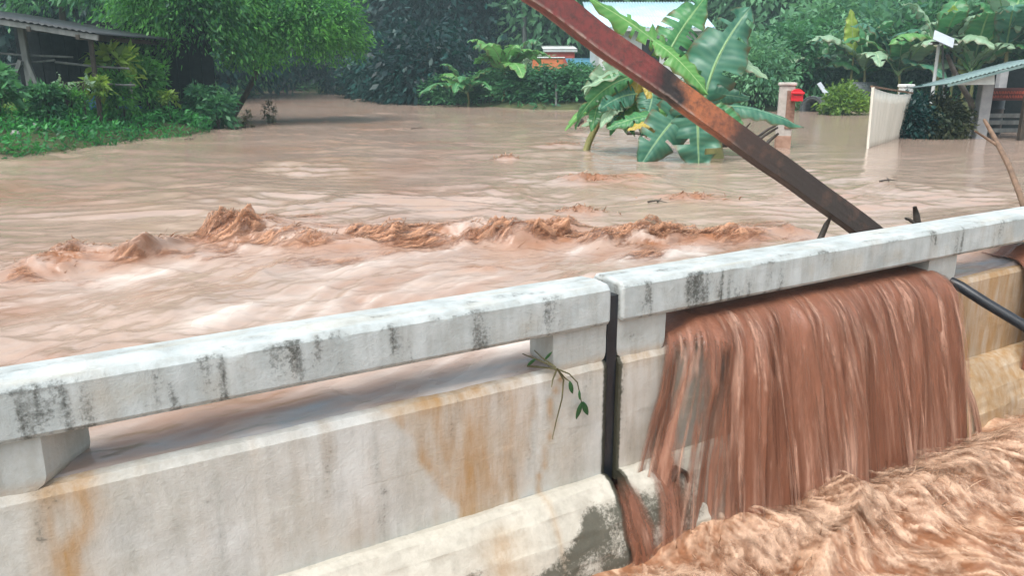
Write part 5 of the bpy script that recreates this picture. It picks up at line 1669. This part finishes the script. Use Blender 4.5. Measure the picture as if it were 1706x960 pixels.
# roof: sheet rising to the right
ra, rb = B(1578, 140, -0.5), B(1760, 92, -0.5)
nc = 90
cs, cr = np.meshgrid(np.linspace(0, 1, nc), np.linspace(0, 1, 3), indexing='ij')
V = ra + (rb - ra) * cs[..., None] + np.array([0, 1.3, -0.10]) * cr[..., None] + np.array([0, 0, 0.012]) * np.sin(cs * 150)[..., None]
o = link('roof', mesh('roof', V.reshape(-1, 3), grid_faces(nc, 3), m_greenroof, True), t)
md = o.modifiers.new('thickness', 'SOLIDIFY')
md.thickness = 0.012
dn = np.array([0, 0, 1.0])
MB().beam(ra + (0, -0.02, -0.03), rb + (0, -0.02, -0.03), 0.03, 0.035).build('roof_edge', m_greenroof, t)
# fascia wedge under the roof edge
w0, w1, w2, w3 = B(1594, 139.5, -0.4), B(1657, 123.5, -0.4), B(1657, 140.5, -0.4), B(1596, 141.5, -0.4)
dp = np.array([0, 0.05, 0])
MB().add([w0, w1, w2, w3, w0 + dp, w1 + dp, w2 + dp, w3 + dp], [(0, 1, 2, 3), (7, 6, 5, 4), (0, 4, 5, 1), (1, 5, 6, 2), (2, 6, 7, 3), (3, 7, 4, 0)]).build('fascia', m_fascia, t)
MB().box((1.45, 2.38, -0.5), (rx + 1.9, 2.42, hh + 0.25)).build('back_wall', m_shadeboard, t)  # shade inside the booth is put into this wall's near-black colour
for zz in (0.10, 0.24, 0.36):
    MB().box((0.14, 0.10, zz), (rx - 0.1, 0.16, zz + 0.075), 0.006).build('slat', m_greywood, t)
s0, s1 = B(1648, 167, 0.6), B(1700, 148, 0.6)
sgn = MB().box((s0[0], s0[1], s0[2]), (s1[0] + 0.25, s0[1] + 0.02, s1[2] + 0.02), 0.004).build('sign', m_sign, t)
rs = np.random.RandomState(77)
mb = MB()
for row in (0.56, 0.2):
    x = s0[0] + 0.03
    zz = s0[2] + row * (s1[2] - s0[2])
    while x < s1[0] + 0.2:
        w_ = rs.uniform(0.025, 0.05)
        mb.tube([(x, s0[1] - 0.004, zz), (x + w_ * .3, s0[1] - 0.004, zz + 0.05), (x + w_ * .8, s0[1] - 0.004, zz + 0.045), (x + w_ * .8, s0[1] - 0.004, zz)], [0.007] * 4, 5)
        x += w_ + 0.018
mb.build('lettering', m_signtext, sgn)
t = thing('oil_drum', 'dark drum standing inside the booth under the red sign', 'drum', tuple(np.array([pb[0] + 0.75, pb[1] + 1.1, WATER - 0.1])))
an = np.arange(24) * 2 * np.pi / 24
zs = [(0, .24), (.02, .25), (.28, .245), (.29, .255), (.31, .255), (.32, .245), (.56, .245), (.57, .255), (.59, .255), (.60, .245), (.84, .25), (.86, .24), (.86, 0.01)]
V = np.concatenate([np.stack([r * np.cos(an), r * np.sin(an), 0 * an + z], -1) for z, r in zs])
f = [(k * 24 + i, k * 24 + (i + 1) % 24, k * 24 + 24 + (i + 1) % 24, k * 24 + 24 + i) for k in range(len(zs) - 1) for i in range(24)]
MB().add(V, f).build('shell', m_hose, t, True)
pw = np.array(onz(1612, 226))
o = MB().box((-0.05, -0.05, -0.3), (0.05, 0.05, (at(1612, 193, pw[1]) - pw)[2]), 0.01).mesh('marker_post', m_white)
o = link('marker_post', o, None, (pw[0], pw[1], WATER))
tag(o, 'short white marker post between the brownish shrub and the booth', 'post')

# ------------------------------------------------------------------ houses beyond the trees
def corr_roof(a, b, depth, rise, mat, name='roof', waves=40):
    """corrugated sheet: eave a-b, going back depth and up rise"""
    nc = waves * 4 + 1
    cs, cr = np.meshgrid(np.linspace(0, 1, nc), np.linspace(0, 1, 3), indexing='ij')
    V = np.array(a) + (np.array(b) - np.array(a)) * cs[..., None] + np.array([0, depth, rise]) * cr[..., None] + np.array([0, 0, 0.018]) * np.sin(cs * waves * 2 * np.pi)[..., None]
    return mesh(name, V.reshape(-1, 3), grid_faces(nc, 3), mat, True)


def house(label, px0, px1, pyt, pye, D, roofm, wallm, depth=3.0, win=2, set_=0.4):
    g = gpos((px0 + px1) / 2, D, 0)
    t = thing('house', label, 'house', (g[0], D, g[2]))
    L0 = np.array(t.location)
    a, b = at(px0, pye, D) - L0, at(px1, pye, D) - L0
    b[2] = a[2]
    tp = at(px0, pyt, D + depth) - L0
    rise = tp[2] - a[2]
    m_ = link('roof', corr_roof(a, b, depth, rise, roofm), t)
    mm = m_.modifiers.new('thickness', 'SOLIDIFY')
    mm.thickness = 0.03
    ins = 0.35 if set_ > 0.1 else 0.12
    w = MB().box((a[0] + ins, set_, -0.5), (b[0] - ins, depth, a[2] + 0.02)).build('wall', wallm, t)
    n = win
    for k_ in range(n):
        x = a[0] + ins + (b[0] - a[0] - 2 * ins) * (k_ + 0.5) / n
        wd = MB().box((x - 0.4, set_ - 0.03, a[2] - 1.25), (x + 0.4, set_ - 0.005, a[2] - 0.35)).build('window', m_white, t)
        MB().box((x - 0.34, set_ - 0.045, a[2] - 1.19), (x + 0.34, set_ - 0.031, a[2] - 0.41)).build('pane', m_darkwin, wd)
    MB().beam(a + np.array([0, -0.02, -0.06]), b + np.array([0, -0.02, -0.06]), 0.03, 0.10).build('eave_board', m_fascia, t)
    return t


house('house with a light blue tin roof behind the big banana leaves', 985, 1192, 4, 46, 31, m_roofblue, m_white, 4.0, 3)
house('low house with a blue tin roof left of the leaning beam', 950, 1052, 98, 114, 33, m_roofblue2, m_darkwin, 3.0, 1)
house('small house with red upper wall and pale roof edge in the far trees', 905, 962, 77, 82, 38, m_fascia, m_red, 2.6, 0, 0.06)
# lower orange porch wall in front of it
g = gpos(925, 31.0, 0)
t = thing('garden_wall', 'orange plastered wall stub below the red house', 'wall', g)
za = (at(925, 97, 31.0) - np.array(g))[2]
MB().box((-0.85, -0.1, -0.3), (0.30, 0.1, za), 0.02).build('panel', m_orange, t)
MB().box((-0.9, -0.14, za), (0.35, 0.14, za + 0.05), 0.02).build('coping', m_fascia, t)
pwh = tree_proto(m_leaf_white, 795, 1.4, (0.62, 0.5, 0.35), 60, 22, 0.20, 0.04, 0.7, spread=0.15, zlo=-0.4)
g = np.array(at(893, 104, 36))
put_tree('shrub', pwh, (g[0], g[1], g[2] - 0.95), 0, 1.0, 'white flowering shrub left of the orange wall stub', 'shrub')
# slim pole and pale trunk
g = gpos(927, 26.4, -0.1)
stick([np.array(g), np.array(g) + (0.01, 0, 0.4), np.array(g) + (-0.02, 0, 0.75)], [0.035, 0.032, 0.028], m_greywood, 'pale slim stake at the waterline below the red house', 'stake', 'stake')
g = np.array(gpos(872, 42))
stick([g, g + (0.05, 0, 2.5), g + (-0.05, 0, 5.5), g + (0.0, 0, 9)], [0.13, 0.12, 0.11, 0.08], m_greywood, 'slim pale palm trunk rising before the dark forest', 'palm_trunk', 'tree')

# ------------------------------------------------------------------ shelter on the left bank
D0 = 14.6
g = np.array(gpos(60, D0, 0))
t = thing('wooden_shelter', 'open wooden shelter with a dark tin roof on the left bank', 'shelter', tuple(g))
L0 = np.array(t.location)
B = lambda px, py, dd=0.0: at(px, py, D0 + dd) - L0
a, b = B(-170, 2, -0.5), B(160, 56, -0.5)
nc = 100
cs, cr = np.meshgrid(np.linspace(0, 1, nc), np.linspace(0, 1, 3), indexing='ij')
V = a + (b - a) * cs[..., None] + np.array([0, 3.6, 0.02]) * cr[..., None] + np.array([0, 0, 0.014]) * np.sin(cs * 180)[..., None]
o = link('roof', mesh('roof', V.reshape(-1, 3), grid_faces(nc, 3), m_roofdark, True), t)
o.modifiers.new('thickness', 'SOLIDIFY').thickness = 0.015
MB().beam(a + (0, 0.05, -0.06), b + (0, 0.05, -0.06), 0.05, 0.09).build('roof_beam', m_greywood, t)
for k_ in range(4):
    q0 = a + (b - a) * (0.15 + 0.25 * k_) + np.array([0, 0.0, -0.10])
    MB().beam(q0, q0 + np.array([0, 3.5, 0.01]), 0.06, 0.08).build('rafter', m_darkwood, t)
pz = B(38, 40)
MB().beam((pz[0], 0, -0.3), (pz[0] - 0.04, 0, pz[2]), 0.11, 0.10, (0, 1, 0), 0.01).build('post', m_greywood, t)
px2 = B(150, 60)
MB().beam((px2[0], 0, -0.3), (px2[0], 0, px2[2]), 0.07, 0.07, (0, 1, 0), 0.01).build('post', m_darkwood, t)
px3 = B(205, 60, 0.8)
MB().beam((px3[0], 0.8, -0.3), (px3[0], 0.8, 1.0), 0.08, 0.08, (0, 1, 0), 0.01).build('post', m_greywood, t)
for (p0, p1, r) in [((44, 100), (72, 165), 0.035), ((34, 100), (14, 160), 0.035)]:
    MB().beam(B(*p0, -0.08), B(*p1, -0.08), r * 2, r * 1.6, (0, 1, 0)).build('brace', m_greywood, t)
for (p0, p1) in [((-60, 84), (122, 95)), ((-60, 112), (92, 100)), ((92, 103), (215, 114)), ((160, 137), (225, 142))]:
    MB().tube([B(*p0, 0.05), (B(*p0, 0.05) + B(*p1, 0.1)) / 2 - (0, 0, 0.015), B(*p1, 0.1)], [0.022, 0.02, 0.018], 7, 0.1).build('rail', m_greywood, t, True)
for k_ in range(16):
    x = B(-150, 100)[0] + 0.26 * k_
    MB().box((x, 3.2, -0.3), (x + 0.245, 3.23, 1.9 - 0.02 * (k_ % 3))).build('shade_board', m_shadeboard, t)  # dark boards added in place of the deep shade under the trees
# blue tarpaulin heap
g = np.array(gpos(176, 16.2, 0))
xx, yy = np.meshgrid(np.linspace(-0.5, 0.5, 26), np.linspace(-0.35, 0.35, 18), indexing='ij')
rr = np.sqrt((xx / 0.5) ** 2 + (yy / 0.35) ** 2)
zz = 0.30 * np.clip(1 - rr ** 2, 0, 1) ** 0.6 + 0.05 * fbm(xx * 6, yy * 6, 655, 3) - 0.04
zt = at(176, 150, 16.2)[2] - g[2]
o = link('tarpaulin', mesh('tarpaulin', np.stack([xx, yy, zz + max(0, zt - 0.3)], -1).reshape(-1, 3), grid_faces(26, 18), m_tarp, True), None, tuple(g))
o.modifiers.new('thickness', 'SOLIDIFY').thickness = 0.01
tag(o, 'crumpled blue tarpaulin on a heap under the trees behind the shelter', 'tarpaulin')

# ------------------------------------------------------------------ damp air
hz = bpy.data.materials.new('damp haze')
hz.use_nodes = True
nt = hz.node_tree
nt.nodes.remove(nt.nodes['Principled BSDF'])
pv_ = nt.nodes.new('ShaderNodeVolumePrincipled')
pv_.inputs['Color'].default_value = (0.66, 0.90, 0.97, 1)
pv_.inputs['Density'].default_value = 0.0024
pv_.inputs['Anisotropy'].default_value = 0.1
nt.links.new(pv_.outputs[0], nt.nodes['Material Output'].inputs['Volume'])
o = MB().box((-185, -20, -2.5), (185, 200, 48)).build('haze', hz)
tag(o, 'thin grey rain haze over the river', 'haze', None, 'stuff')
